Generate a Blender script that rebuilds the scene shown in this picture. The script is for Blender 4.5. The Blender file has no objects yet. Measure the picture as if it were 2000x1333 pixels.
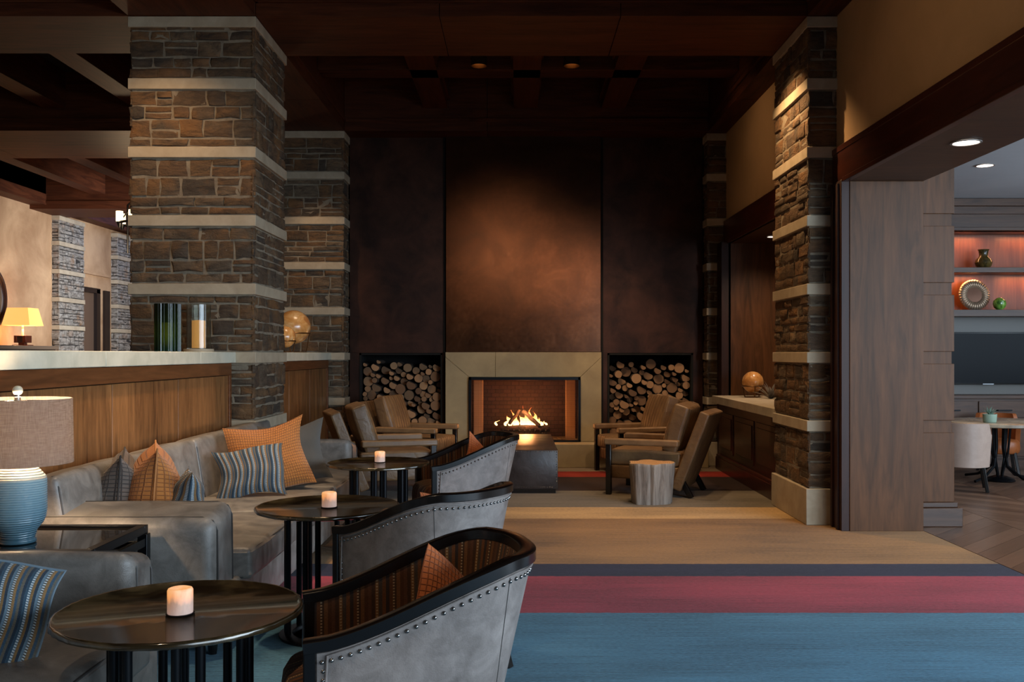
import bpy, bmesh, math, random
from mathutils import Vector, Matrix
PI = math.pi
R = math.radians
random.seed(7)
SC = bpy.context.scene
COL = SC.collection

# ------------------------------------------------------------------ camera
EYE = 1.32
cd = bpy.data.cameras.new('camera')
cam = bpy.data.objects.new('camera', cd)
COL.objects.link(cam)
cam.location = (0, 0, EYE)
cam.rotation_euler = (PI / 2, 0, 0)
cd.sensor_width = 36
cd.lens = 36 * 1850 / 2000
cd.shift_x = -0.005
cd.shift_y = 0.01275
cd.clip_end = 100
SC.camera = cam

# ------------------------------------------------------------------ view, world
vs = SC.view_settings
vs.view_transform = 'Standard'
vs.look = 'None'
vs.gamma = 1
vs.use_curve_mapping = False
vs.exposure = 0.0
w = bpy.data.worlds.new('world')
SC.world = w
w.use_nodes = True
w.node_tree.nodes['Background'].inputs[0].default_value = (0.55, 0.72, 1.0, 1)
w.node_tree.nodes['Background'].inputs[1].default_value = 0.06
SC.cycles.max_bounces = 7
SC.cycles.transparent_max_bounces = 12
SC.cycles.sample_clamp_indirect = 4
SC.cycles.use_denoising = True

# ------------------------------------------------------------------ lights
def aim(o, to):
    d = Vector(to) - o.location
    o.rotation_euler = d.to_track_quat('-Z', 'Y').to_euler()

def area(name, loc, to, sx, sy, e, col, spread=180):
    l = bpy.data.lights.new(name, 'AREA')
    l.shape = 'RECTANGLE'; l.size = sx; l.size_y = sy; l.energy = e; l.color = col; l.spread = R(spread)
    o = bpy.data.objects.new(name, l); COL.objects.link(o); o.location = loc; aim(o, to)
    return o

def spot(name, loc, to, e, col, deg=50, blend=0.8, size=0.05):
    l = bpy.data.lights.new(name, 'SPOT')
    l.energy = e; l.color = col; l.spot_size = R(deg); l.spot_blend = blend; l.shadow_soft_size = size
    o = bpy.data.objects.new(name, l); COL.objects.link(o); o.location = loc; aim(o, to)
    return o

def point(name, loc, e, col, size=0.05):
    l = bpy.data.lights.new(name, 'POINT')
    l.energy = e; l.color = col; l.shadow_soft_size = size
    o = bpy.data.objects.new(name, l); COL.objects.link(o); o.location = loc
    return o

DAY = (0.66, 0.83, 1.0)
WARM = (1.0, 0.62, 0.32)
AMB = (1.0, 0.72, 0.46)
# daylight through the tall windows behind and to the right of the camera
area('window_light_behind', (4.9, -4.0, 2.0), (0.0, 5.0, 0.4), 5.2, 2.6, 380, DAY)
area('window_light_side', (6.6, 0.6, 1.9), (-1.5, 4.2, 0.4), 5.0, 2.4, 540, DAY)
area('window_light_dining', (7.4, 7.5, 2.0), (3.5, 8.5, 0.6), 4.0, 2.2, 120, DAY)
area('gallery_day_fill', (-4.4, 16.0, 2.6), (-8.7, 19.0, 2.2), 2.5, 2.4, 165, (0.9, 0.93, 1.0), 115)  # hidden area light added inside the gallery to daylight its columns
# downlights in the coffers
spot('downlight_chimney_a', (-0.40, 9.45, 4.12), (-0.12, 11.4, 2.45), 22, (1.0, 0.60, 0.36), 30, 1.0)
spot('downlight_chimney_b', (0.58, 9.45, 4.12), (0.66, 11.4, 1.9), 30, (1.0, 0.60, 0.36), 40, 1.0)
spot('downlight_hearth', (0.1, 9.0, 4.1), (0.25, 10.7, 0.6), 210, AMB, 70, 1.0)
spot('downlight_logs', (1.0, 9.4, 4.1), (1.35, 11.6, 0.9), 190, AMB, 34, 0.9)
spot('downlight_seats_left', (-1.2, 8.9, 4.1), (-1.1, 9.6, 0.3), 170, AMB, 60, 1.0)
spot('downlight_seats_right', (1.5, 8.9, 4.1), (1.35, 9.4, 0.3), 170, AMB, 70, 1.0)
spot('downlight_carpet', (1.0, 7.0, 3.85), (1.0, 7.1, 0.0), 230, (1.0, 0.66, 0.36), 78, 1.0)
spot('downlight_right_column', (1.72, 7.75, 3.85), (2.3, 7.8, 1.6), 150, (1.0, 0.62, 0.30), 105, 0.8, 0.03)
spot('downlight_left_column_front', (-2.72, 6.35, 3.85), (-2.75, 7.3, 2.0), 75, (1.0, 0.64, 0.34), 95, 0.9, 0.03)
spot('downlight_far_left_column', (-2.34, 10.1, 3.85), (-2.34, 11.05, 2.0), 70, (1.0, 0.64, 0.34), 55, 1.0, 0.03)
spot('downlight_panelling', (-1.5, 5.4, 3.85), (-2.25, 5.6, 0.7), 420, AMB, 66, 1.0)
spot('downlight_panelling_far', (-1.75, 9.0, 3.85), (-2.2, 9.4, 1.0), 90, AMB, 60, 1.0)
spot('downlight_sofa', (-1.2, 4.2, 3.85), (-1.6, 4.6, 0.4), 130, AMB, 70, 1.0)
spot('chair_fill_near', (-1.3, 1.3, 3.88), (-.25, 2.85, .5), 130, AMB, 42, 1.0)  # fill spot added to brighten the near barrel chair's lining
spot('chair_fill_far', (-1.3, 5.0, 3.88), (-.3, 6.5, .5), 80, AMB, 42, 1.0)  # the same added fill for the barrel chair by the fire
# lamps far back in the hall, whose glints show in the bronze sheet, and unseen fill spots added to brighten the plaster
spot('hall_lamp_a', (-0.40, -4.2, 4.10), (-0.15, 11.4, 2.45), 270, (1.0, 0.62, 0.36), 9, 1.0, .12)
spot('hall_lamp_b', (1.75, -4.2, 3.60), (0.72, 11.4, 2.00), 240, (1.0, 0.62, 0.38), 9, 1.0, .14)
spot('plaster_fill_near', (0.9, 5.2, 3.88), (2.47, 5.4, 3.3), 11, (1.0, 0.66, 0.38), 95, 1.0)
spot('plaster_fill_nearest', (0.6, 2.6, 3.88), (2.47, 3.6, 3.3), 26, (1.0, 0.74, 0.5), 95, 1.0)
spot('plaster_fill_far', (1.2, 9.2, 3.9), (2.47, 9.6, 3.3), 14, (1.0, 0.62, 0.32), 95, 1.0)
spot('gallery_beam_fill', (-5.2, 10.2, 1.9), (-5.2, 9.4, 3.93), 9, (1.0, 0.66, 0.44), 130, 1.0, .2)  # unseen spot added to light the gallery beams from below

# ------------------------------------------------------------------ node helpers
def lin(c):
    if isinstance(c, str):
        c = c.lstrip('#'); c = tuple(int(c[i:i + 2], 16) / 255 for i in (0, 2, 4))
        c = tuple(v / 12.92 if v <= 0.04045 else ((v + 0.055) / 1.055) ** 2.4 for v in c)
    return (c[0], c[1], c[2], 1)

class NT:
    def __init__(s, name):
        s.m = bpy.data.materials.new(name); s.m.use_nodes = True
        s.t = s.m.node_tree; s.b = s.t.nodes['Principled BSDF']; s.o = s.t.nodes['Material Output']
        s.tc = None
    def n(s, ty, props=None, **ins):
        nd = s.t.nodes.new('ShaderNode' + ty)
        for k, v in (props or {}).items(): setattr(nd, k, v)
        for k, v in ins.items():
            key = int(k[1:]) if k[0] == 'i' and k[1:].isdigit() else k.replace('_', ' ')
            s.put(nd.inputs[key], v)
        return nd
    def put(s, sock, v):
        if isinstance(v, bpy.types.NodeSocket): s.t.links.new(v, sock)
        else: sock.default_value = v
    def obj(s):
        if s.tc is None: s.tc = s.t.nodes.new('ShaderNodeTexCoord')
        return s.tc.outputs['Object']
    def uv(s):
        s.obj(); return s.tc.outputs['UV']
    def map(s, vec, scale=(1, 1, 1), loc=(0, 0, 0), rot=(0, 0, 0)):
        return s.n('Mapping', Vector=vec, Scale=scale, Location=loc, Rotation=rot).outputs[0]
    def noise(s, vec, scale, detail=4, rough=.55, dist=0):
        return s.n('TexNoise', Vector=vec, Scale=scale, Detail=detail, Roughness=rough, Distortion=dist).outputs['Fac']
    def ramp(s, fac, stops, interp='LINEAR'):
        nd = s.n('ValToRGB', Fac=fac); cr = nd.color_ramp; cr.interpolation = interp
        while len(cr.elements) < len(stops): cr.elements.new(0.5)
        for e, (p, c) in zip(cr.elements, stops):
            e.position = p; e.color = lin(c) if not isinstance(c, (int, float)) else (c, c, c, 1)
        return nd.outputs[0]
    def mix(s, f, a, b, mode='MIX'):
        nd = s.n('Mix', {'data_type': 'RGBA', 'blend_type': mode})
        s.put(nd.inputs[0], f); s.put(nd.inputs[6], a); s.put(nd.inputs[7], b)
        return nd.outputs[2]
    def math(s, op, a, b=0.0):
        nd = s.n('Math', {'operation': op}); s.put(nd.inputs[0], a); s.put(nd.inputs[1], b)
        return nd.outputs[0]
    def bump(s, h, strength=.3, dist=.01):
        nd = s.n('Bump', Height=h, Strength=strength, Distance=dist)
        s.t.links.new(nd.outputs[0], s.b.inputs['Normal'])
    def set(s, **k):
        for a, v in k.items(): s.put(s.b.inputs[a.replace('_', ' ')], v)
        return s.m

MATS = {}
def cached(f):
    def g(*a, **k):
        key = (f.__name__, repr(a), repr(k))
        if key not in MATS: MATS[key] = f(*a, **k)
        return MATS[key]
    return g

@cached
def plain(name, c, rough=.5, metal=0.0, spec=.5):
    s = NT(name)
    return s.set(Base_Color=lin(c), Roughness=rough, Metallic=metal, Specular_IOR_Level=spec)

@cached
def wood(name, dark, light, axis='z', scale=1.0, rough=.42, vary=.5, spec=.4):
    s = NT(name)
    sc = {'z': (9, 9, .9), 'x': (.9, 9, 9), 'y': (9, .9, 9)}[axis]
    v = s.map(s.obj(), tuple(a * scale for a in sc))
    n1 = s.noise(v, 1.3, 7, .62, 1.6)
    n2 = s.noise(s.map(s.obj(), tuple(a * scale * 7 for a in sc)), 1.0, 3, .6)
    n3 = s.noise(s.map(s.obj(), tuple(a * scale * .16 for a in sc)), 1.0, 2)
    f = s.math('ADD', s.math('MULTIPLY', n1, .62), s.math('MULTIPLY', n2, .18))
    f = s.math('ADD', f, s.math('MULTIPLY', n3, .28))
    c = s.ramp(f, [(.36, dark), (.70, light)])
    s.bump(n2, .12, .003)
    return s.set(Base_Color=c, Roughness=rough, Specular_IOR_Level=spec)

@cached
def plank_wood(name, dark, light, rough=.4):
    # every separate board (island) gets its own tone
    s = NT(name)
    g = s.n('NewGeometry').outputs['Random Per Island']
    n1 = s.noise(s.map(s.uv(), (3, 40, 1)), 1.0, 6, .6, 1.0)
    f = s.math('ADD', s.math('MULTIPLY', n1, .55), s.math('MULTIPLY', g, .45))
    c = s.ramp(f, [(.2, dark), (.8, light)])
    s.bump(n1, .1, .002)
    return s.set(Base_Color=c, Roughness=rough)

@cached
def stone(name='ledge_stone', pale=False):
    s = NT(name)
    g = s.n('NewGeometry').outputs['Random Per Island']
    c = s.ramp(g, [(0, '#57493a'), (.16, '#7a5c3e'), (.34, '#4c463e'), (.5, '#835f3e'), (.66, '#675a4a'), (.82, '#6f5236'), (1, '#82705a')])
    if pale: c = s.mix(.8, c, lin('#b5b0a6'))
    v = s.map(s.obj(), (3, 3, 9))
    n = s.noise(v, 2.2, 8, .65, .8)
    c2 = s.mix(s.ramp(n, [(.35, 0.0), (.7, 1.0)]), c, lin('#3d3229'), 'MIX')
    n2 = s.noise(s.obj(), 5, 3, .5)
    c3 = s.mix(s.ramp(n2, [(.52, 0.0), (.74, .45)]), c2, lin('#94683c'), 'MIX')
    hb = s.math('ADD', s.math('MULTIPLY', n, .9), s.math('MULTIPLY', s.noise(s.obj(), 38, 5, .7), .4))
    s.bump(hb, 1.0, .026)
    return s.set(Base_Color=c3, Roughness=.82, Specular_IOR_Level=.3)

@cached
def mottled(name, a, b, scale=3, rough=.7, bump=.1, bs=60, bd=.002, lo=.35, hi=.65, metal=0.0, spec=.5):
    s = NT(name)
    n = s.noise(s.obj(), scale, 7, .62, .4)
    c = s.ramp(n, [(lo, a), (hi, b)])
    if bump: s.bump(s.noise(s.obj(), bs, 3, .6), bump, bd)
    return s.set(Base_Color=c, Roughness=rough, Metallic=metal, Specular_IOR_Level=spec)

@cached
def leather(name, a, b, rough=.42, scale=7):
    s = NT(name)
    n = s.noise(s.obj(), scale, 8, .68, .5)
    n2 = s.noise(s.obj(), scale * .3, 2, .5)
    f = s.math('ADD', s.math('MULTIPLY', n, .7), s.math('MULTIPLY', n2, .3))
    c = s.ramp(f, [(.36, a), (.64, b)])
    vo = s.n('TexVoronoi', Vector=s.obj(), Scale=240).outputs['Distance']
    h = s.math('ADD', s.math('MULTIPLY', vo, .25), s.math('MULTIPLY', s.noise(s.obj(), 9, 4, .5, 1.5), 1.2))
    s.bump(h, .22, .006)
    return s.set(Base_Color=c, Roughness=s.ramp(n, [(.3, rough - .07), (.7, rough + .1)]))

@cached
def channel_leather(name, a, b, pitch=.062, axis=1):
    # vertical stitched channels, repeated across one axis of the part
    s = NT(name)
    sep = s.n('SeparateXYZ', Vector=s.obj()).outputs[axis]
    f = s.math('FRACT', s.math('ADD', s.math('DIVIDE', sep, pitch), 20.5))
    tri = s.math('ABSOLUTE', s.math('SUBTRACT', f, .5))
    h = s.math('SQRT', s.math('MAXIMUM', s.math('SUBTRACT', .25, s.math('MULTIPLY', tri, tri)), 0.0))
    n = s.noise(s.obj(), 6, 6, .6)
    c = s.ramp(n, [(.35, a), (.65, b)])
    c = s.mix(s.ramp(h, [(.0, .6), (.22, 0.0)]), c, lin('#3a2818'))  # shade in the grooves is painted into the colour
    s.bump(s.math('ADD', h, s.math('MULTIPLY', s.noise(s.obj(), 14, 3, .5, 1), .3)), .8, .022)
    return s.set(Base_Color=c, Roughness=.46)

@cached
def stripe_fabric(name, cols, rep, dash_rep, dash_col, dashes=(.18, .5, .83), rough=.9, width=.035, dark=1.0):
    # woven stripes along V, repeating across U (metres); little dashes run in some of them
    s = NT(name)
    sp = s.n('SeparateXYZ', Vector=s.uv())
    u = s.math('FRACT', s.math('MULTIPLY', sp.outputs[0], rep))
    stops = [(i / len(cols), c) for i, c in enumerate(cols)]
    c = s.ramp(u, stops, 'CONSTANT')
    vv = s.math('FRACT', s.math('MULTIPLY', sp.outputs[1], dash_rep))
    dv = s.math('LESS_THAN', vv, .55)
    m = None
    for d in dashes:
        q = s.math('LESS_THAN', s.math('ABSOLUTE', s.math('SUBTRACT', u, d)), width)
        m = q if m is None else s.math('MAXIMUM', m, q)
    c = s.mix(s.math('MULTIPLY', m, dv), c, lin(dash_col))
    fine = s.math('MULTIPLY', s.math('SINE', s.math('MULTIPLY', sp.outputs[0], 1900.0)), s.math('SINE', s.math('MULTIPLY', sp.outputs[1], 1900.0)))
    weave = s.noise(s.map(s.uv(), (140, 420, 1)), 1.0, 2, .5)
    c = s.mix(.5, c, s.ramp(weave, [(.3, (.25, .25, .25)), (.7, (1, 1, 1))]), 'MULTIPLY')
    s.bump(s.math('ADD', s.math('MULTIPLY', fine, .3), m), .4, .003)
    return s.set(Base_Color=c, Roughness=rough, Sheen_Weight=.15, Specular_IOR_Level=.2)

@cached
def quilt(name, a, b, px=.022, py=.022):
    s = NT(name)
    sp = s.n('SeparateXYZ', Vector=s.uv())
    su = s.math('ABSOLUTE', s.math('SINE', s.math('MULTIPLY', sp.outputs[0], PI / px)))
    sv = s.math('ABSOLUTE', s.math('SINE', s.math('MULTIPLY', sp.outputs[1], PI / py)))
    h = s.math('MINIMUM', su, sv)
    h = s.math('MINIMUM', s.math('MULTIPLY', h, 2.2), 1.0)
    n = s.noise(s.map(s.uv(), (60, 220, 1)), 1.0, 3, .6)
    c = s.ramp(s.math('MULTIPLY', s.math('ADD', s.math('MULTIPLY', h, .6), s.math('MULTIPLY', n, .4)), 1.0), [(.25, a), (.8, b)])
    s.bump(s.math('ADD', h, s.math('MULTIPLY', n, .5)), .7, .006)
    return s.set(Base_Color=c, Roughness=.85, Sheen_Weight=.2, Specular_IOR_Level=.2)

@cached
def linen(name, a, b, transl=.0):
    s = NT(name)
    n = s.math('ADD', s.math('MULTIPLY', s.noise(s.map(s.obj(), (260, 260, 30)), 1, 2), .5), s.math('MULTIPLY', s.noise(s.map(s.obj(), (30, 30, 300)), 1, 2), .5))
    c = s.ramp(n, [(.38, a), (.62, b)])
    s.bump(n, .25, .002)
    s.set(Base_Color=c, Roughness=.9, Specular_IOR_Level=.2)
    if transl:
        t = s.n('BsdfTranslucent', Color=c)
        mx = s.n('MixShader', i0=transl, i1=s.b.outputs[0], i2=t.outputs[0])
        s.t.links.new(mx.outputs[0], s.o.inputs[0])
    return s.m

@cached
def glow(name, c, e):
    s = NT(name)
    return s.set(Base_Color=lin(c), Emission_Color=lin(c), Emission_Strength=e)

@cached
def glass(name, c, rough=.03, tr=1.0):
    s = NT(name)
    return s.set(Base_Color=lin(c), Roughness=rough, Transmission_Weight=tr, IOR=1.45)

@cached
def wax(name='candle_wax'):
    s = NT(name)
    z = s.n('SeparateXYZ', Vector=s.obj()).outputs[2]
    n = s.noise(s.map(s.obj(), (30, 30, 12)), 1.0, 3, .6)
    f = s.math('ADD', s.math('MULTIPLY', z, 10.0), s.math('MULTIPLY', s.math('SUBTRACT', n, .5), .5))
    e = s.ramp(f, [(.0, (.35, .22, .18)), (.35, (.35, .16, .08)), (.55, (1.0, .36, .08)), (.8, (1.0, .50, .18))])
    c = s.ramp(n, [(.4, '#988d87'), (.6, '#b8aba2')])
    return s.set(Base_Color=c, Roughness=.6, Emission_Color=e, Emission_Strength=.8)

@cached
def carpet(name='striped_carpet'):
    s = NT(name)
    y = s.n('SeparateXYZ', Vector=s.obj()).outputs[1]
    wob = s.math('MULTIPLY', s.math('SUBTRACT', s.noise(s.map(s.obj(), (14, 160, 1)), 1.0, 2), .5), .03)
    f = s.math('DIVIDE', s.math('ADD', s.math('ADD', y, wob), 0.0), 12.0)
    st = [(0, '#4f7d94'), (4.79, '#96333f'), (5.60, '#1f1830'), (5.91, '#8a673c'), (7.56, '#b39263'),
          (8.11, '#6b6152'), (9.11, '#2b1a12'), (10.17, '#8a2416'), (10.62, '#83705a')]
    c = s.ramp(f, [(p / 12, q) for p, q in st], 'CONSTANT')
    n1 = s.noise(s.map(s.obj(), (2.0, 190, 1)), 1.0, 5, .75)
    n2 = s.noise(s.map(s.obj(), (40, 260, 40)), 1.0, 2, .6)
    n3 = s.noise(s.map(s.obj(), (.8, 2.2, 1)), 1.0, 2, .5)
    k = s.math('ADD', s.math('MULTIPLY', n1, .6), s.math('MULTIPLY', n2, .4))
    k = s.math('ADD', s.math('MULTIPLY', k, .75), s.math('MULTIPLY', n3, .25))
    c = s.mix(1.0, c, s.ramp(k, [(.40, (.38, .38, .38)), (.58, (1.4, 1.4, 1.4))]), 'MULTIPLY')
    s.bump(s.math('ADD', n2, n1), .5, .006)
    return s.set(Base_Color=c, Roughness=.95, Specular_IOR_Level=.15, Sheen_Weight=.1)

WOODC = ('#3a1d10', '#7a4524')
M = {}
M['beam_x'] = wood('beam_wood_cross', '#2b130b', '#5c311c', 'x', .8, .55, spec=.15)
M['beam_y'] = wood('beam_wood_long', '#2b130b', '#5c311c', 'y', .8, .55, spec=.15)
M['ceil'] = plain('coffer_dark', '#1a100c', .7)
M['panel'] = wood('panelling_wood', '#3d2412', '#9c6a3e', 'z', 1.1, .40)
M['rail'] = wood('panelling_rail_wood', '#44240f', '#7c4a28', 'y', 1.0, .4)
M['jamb'] = wood('jamb_wood', '#38220f', '#6a4326', 'z', .9, .5, spec=.25)
M['casing'] = wood('dark_casing_wood', '#26100b', '#4a2216', 'y', 1.0, .3)
M['casing_z'] = wood('dark_casing_upright', '#1f0e09', '#3c1c12', 'z', 1.0, .55)
M['cabinet'] = wood('walnut_cabinet', '#2c1a12', '#553927', 'x', 1.0, .42)
M['cabinet_back'] = wood('walnut_backing', '#5a2c16', '#8f4c28', 'z', .7, .45)
M['plaster'] = mottled('cream_plaster', '#a8865c', '#b49066', 1.5, .9, .08, 90)
M['plaster_gallery'] = mottled('trowelled_plaster', '#9a7654', '#c09c76', 1.1, .85, .1, 40)
M['lime'] = mottled('limestone', '#a09078', '#b3a48c', 5, .75, .12, 70)
M['lime_cool'] = mottled('limestone_counter', '#b9b7a4', '#cfcbb8', 5, .6, .08, 70)
M['surround'] = mottled('fireplace_limestone', '#93805f', '#a8946e', 3, .65, .08, 70)
M['mortar'] = mottled('stone_mortar', '#6f6353', '#8a7d69', 14, .95, .5, 60, .006)
M['stone'] = stone()
M['stone_pale'] = stone('pale_ledge_stone', True)
M['joint'] = plain('raked_joint', '#2e2a26', .95)
def copper():
    s = NT('bronzed_copper_sheet')
    n = s.noise(s.obj(), 2.6, 9, .7, .6)
    n2 = s.noise(s.obj(), 22, 6, .7, .3)
    f = s.math('ADD', s.math('MULTIPLY', n, .65), s.math('MULTIPLY', n2, .35))
    c = s.ramp(f, [(.32, '#3c281d'), (.5, '#523524'), (.68, '#694630')])
    s.bump(n2, .12, .004)
    return s.set(Base_Color=c, Metallic=.8, Roughness=s.ramp(n2, [(.3, .19), (.7, .27)]))
M['copper'] = copper()
M['copper_side'] = mottled('bronze_side_sheet', '#2e1c15', '#4f3023', 3, .5, .1, 30, .003, metal=.6)
M['black'] = plain('blackened_steel', '#101216', .35, .6)
M['blackmat'] = plain('soot_black', '#080706', .9)
M['ebony'] = plain('ebonised_wood', '#0e0b0a', .22, 0, .6)
M['leather'] = leather('grey_leather', '#5c5752', '#8f8982', .40, 9)
M['seam'] = plain('leather_piping_seam', '#3e3a37', .5)
M['leather_c'] = leather('chair_grey_leather', '#655c57', '#918781', .5, 13)
M['tan'] = channel_leather('tan_channel_leather', '#664b33', '#80613f')
M['tan_plain'] = leather('tan_leather', '#74563a', '#8f6e4b', .45)
M['otto'] = leather('dark_brown_leather', '#231b19', '#3a2e2a', .38)
M['nail'] = plain('nailhead_metal', '#8a8683', .22, .95)
M['stripe_brown'] = stripe_fabric('brown_striped_weave', ['#5a3620', '#7d5230', '#4b3222', '#6b4226', '#3c2f2a', '#784a2a', '#4f4239', '#855a32', '#4a3020', '#65402a'], 9.0, 110, '#b89c78', (.28, .75), width=.025)
M['stripe_blue'] = stripe_fabric('blue_striped_weave', ['#3c5364', '#596f7c', '#8a6a44', '#33414f', '#6a7f8c', '#4a463f', '#93714a', '#41586b', '#6b6459', '#2f3d4c'], 12.0, 130, '#c2c9cb', (.15, .55), width=.045)
M['orange'] = quilt('orange_quilted_fabric', '#8a5226', '#b07038', .016, .02)
M['orange_r'] = quilt('rust_quilted_fabric', '#a0562c', '#bd6a3c', .013, .017)
M['greyq'] = quilt('taupe_quilted_fabric', '#3a322e', '#6f6259', .018, .02)
M['dk_fabric'] = quilt('dark_linen', '#3c3834', '#5b564f', .004, .004)

# ------------------------------------------------------------------ mesh builder
class B:
    def __init__(s):
        s.v = []; s.f = []; s.mi = []; s.uv = []; s.cur = 0
    def add(s, verts, faces, uvs=None, mat=None):
        o = len(s.v); s.v += [tuple(p) for p in verts]
        for i, f in enumerate(faces):
            s.f.append([o + a for a in f]); s.mi.append(s.cur if mat is None else mat)
            s.uv.append(uvs[i] if uvs else None)
        return s
    def box(s, x0, x1, y0, y1, z0, z1, xf=None):
        if x0 > x1: x0, x1 = x1, x0
        if y0 > y1: y0, y1 = y1, y0
        if z0 > z1: z0, z1 = z1, z0
        p = [Vector(q) for q in ((x0, y0, z0), (x1, y0, z0), (x1, y1, z0), (x0, y1, z0), (x0, y0, z1), (x1, y0, z1), (x1, y1, z1), (x0, y1, z1))]
        if xf: p = [xf @ q for q in p]
        return s.add(p, [(0, 3, 2, 1), (4, 5, 6, 7), (0, 1, 5, 4), (1, 2, 6, 5), (2, 3, 7, 6), (3, 0, 4, 7)])
    def rbox(s, x0, x1, y0, y1, z0, z1, r=.02, seg=3, cuts=0, puff=(0, 0, 0), xf=None, wob=0):
        bm = bmesh.new()
        bmesh.ops.create_cube(bm, size=1)
        if cuts: bmesh.ops.subdivide_edges(bm, edges=bm.edges[:], cuts=cuts, use_grid_fill=True)
        sx, sy, sz = x1 - x0, y1 - y0, z1 - z0
        for v in bm.verts:
            v.co = Vector((v.co.x * sx, v.co.y * sy, v.co.z * sz))
        bm.normal_update()
        es = [e for e in bm.edges if len(e.link_faces) == 2 and e.calc_face_angle() > .5]
        r = min(r, sx * .49, sy * .49, sz * .49)
        bmesh.ops.bevel(bm, geom=es, offset=r, segments=seg, profile=.5, affect='EDGES', clamp_overlap=True)
        c = Vector(((x0 + x1) / 2, (y0 + y1) / 2, (z0 + z1) / 2))
        for v in bm.verts:
            u = Vector((2 * v.co.x / sx, 2 * v.co.y / sy, 2 * v.co.z / sz))
            g = [max(0, 1 - a * a) for a in u]
            d = Vector((u.x * puff[0] * (g[1] * g[2]) ** .6, u.y * puff[1] * (g[0] * g[2]) ** .6, u.z * puff[2] * (g[0] * g[1]) ** .6))
            v.co += d
            if wob:
                q = v.co + c
                v.co += Vector((math.sin(q.y * 17 + q.z * 9), math.sin(q.x * 14 + q.z * 11), math.sin(q.x * 12 + q.y * 15))) * wob
            v.co += c
            if xf: v.co = xf @ v.co
        vs_ = [v.co.copy() for v in bm.verts]
        fs_ = [[v.index for v in f.verts] for f in bm.faces]
        bm.free()
        uvs = None
        return s.add(vs_, fs_)
    def lathe(s, prof, seg=32, c=(0, 0, 0), xf=None, cap=True, ripple=None):
        c = Vector(c); vs_ = []; fs_ = []
        n = len(prof)
        for i, (r, z) in enumerate(prof):
            for k in range(seg):
                a = 2 * PI * k / seg
                rr = r * (1 + (ripple(k, i) if ripple else 0))
                q = Vector((rr * math.cos(a), rr * math.sin(a), z)) + c
                vs_.append(xf @ q if xf else q)
        for i in range(n - 1):
            for k in range(seg):
                k2 = (k + 1) % seg
                fs_.append((i * seg + k, i * seg + k2, (i + 1) * seg + k2, (i + 1) * seg + k))
        if cap:
            if prof[0][0] > 1e-5: fs_.append(tuple(range(seg - 1, -1, -1)))
            if prof[-1][0] > 1e-5: fs_.append(tuple((n - 1) * seg + k for k in range(seg)))
        return s.add(vs_, fs_)
    def sphere(s, r, c, seg=24, rings=14, xf=None, sq=(1, 1, 1)):
        prof = [(max(r * math.sin(PI * i / rings), 1e-6), -r * math.cos(PI * i / rings)) for i in range(rings + 1)]
        X = Matrix.Translation(Vector(c)) @ Matrix.Diagonal((sq[0], sq[1], sq[2], 1))
        if xf: X = xf @ X
        return s.lathe(prof, seg, xf=X, cap=False)
    def tube(s, pts, r, seg=8, closed=False, rs=None):
        pts = [Vector(p) for p in pts]; n = len(pts); vs_ = []; fs_ = []
        up = None
        for i, p in enumerate(pts):
            a = pts[(i - 1) % n] if (closed or i) else p
            b = pts[(i + 1) % n] if (closed or i < n - 1) else p
            t = (b - a).normalized()
            if up is None:
                up = t.orthogonal().normalized()
            up = (up - t * up.dot(t)); up = up.normalized() if up.length > 1e-6 else t.orthogonal().normalized()
            sd = t.cross(up)
            rr = rs[i] if rs else r
            for k in range(seg):
                an = 2 * PI * k / seg
                vs_.append(p + (up * math.cos(an) + sd * math.sin(an)) * rr)
        for i in range(n if closed else n - 1):
            j = (i + 1) % n
            for k in range(seg):
                k2 = (k + 1) % seg
                fs_.append((i * seg + k, i * seg + k2, j * seg + k2, j * seg + k))
        if not closed:
            fs_.append(tuple(range(seg - 1, -1, -1))); fs_.append(tuple((n - 1) * seg + k for k in range(seg)))
        return s.add(vs_, fs_)
    def sweep(s, pts, sides, w_, h_, ch=.3):
        # chamfered rectangular section; w_ along sides[i], h_ across
        pts = [Vector(p) for p in pts]; n = len(pts); vs_ = []; fs_ = []
        prof = [(-1 + ch, -1), (1 - ch, -1), (1, -1 + ch), (1, 1 - ch), (1 - ch, 1), (-1 + ch, 1), (-1, 1 - ch), (-1, -1 + ch)]
        for i, p in enumerate(pts):
            a = pts[max(i - 1, 0)]; b = pts[min(i + 1, n - 1)]
            t = (b - a).normalized(); sd = Vector(sides[i]); sd = (sd - t * sd.dot(t)).normalized(); up = t.cross(sd).normalized()
            for (q, r_) in prof: vs_.append(p + sd * (q * w_ / 2) + up * (r_ * h_ / 2))
        for i in range(n - 1):
            for k in range(8):
                k2 = (k + 1) % 8
                fs_.append((i * 8 + k, i * 8 + k2, (i + 1) * 8 + k2, (i + 1) * 8 + k))
        fs_.append(tuple(range(7, -1, -1))); fs_.append(tuple((n - 1) * 8 + k for k in range(8)))
        return s.add(vs_, fs_)
    def build(s, name, mats, parent=None, angle=35, bevel=0, loc=None, rot=None):
        me = bpy.data.meshes.new(name)
        me.from_pydata(s.v, [], s.f)
        if not isinstance(mats, (list, tuple)): mats = [mats]
        for m in mats: me.materials.append(m)
        me.polygons.foreach_set('material_index', s.mi)
        uvl = me.uv_layers.new(name='UVMap')
        for p, u in zip(me.polygons, s.uv):
            if u:
                for li, q in zip(p.loop_indices, u): uvl.data[li].uv = q
            else:
                nrm = p.normal; ax = max(range(3), key=lambda a: abs(nrm[a]))
                ids = [(1, 2), (0, 2), (0, 1)][ax]
                for li in p.loop_indices:
                    co = me.vertices[me.loops[li].vertex_index].co
                    uvl.data[li].uv = (co[ids[0]], co[ids[1]])
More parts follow.
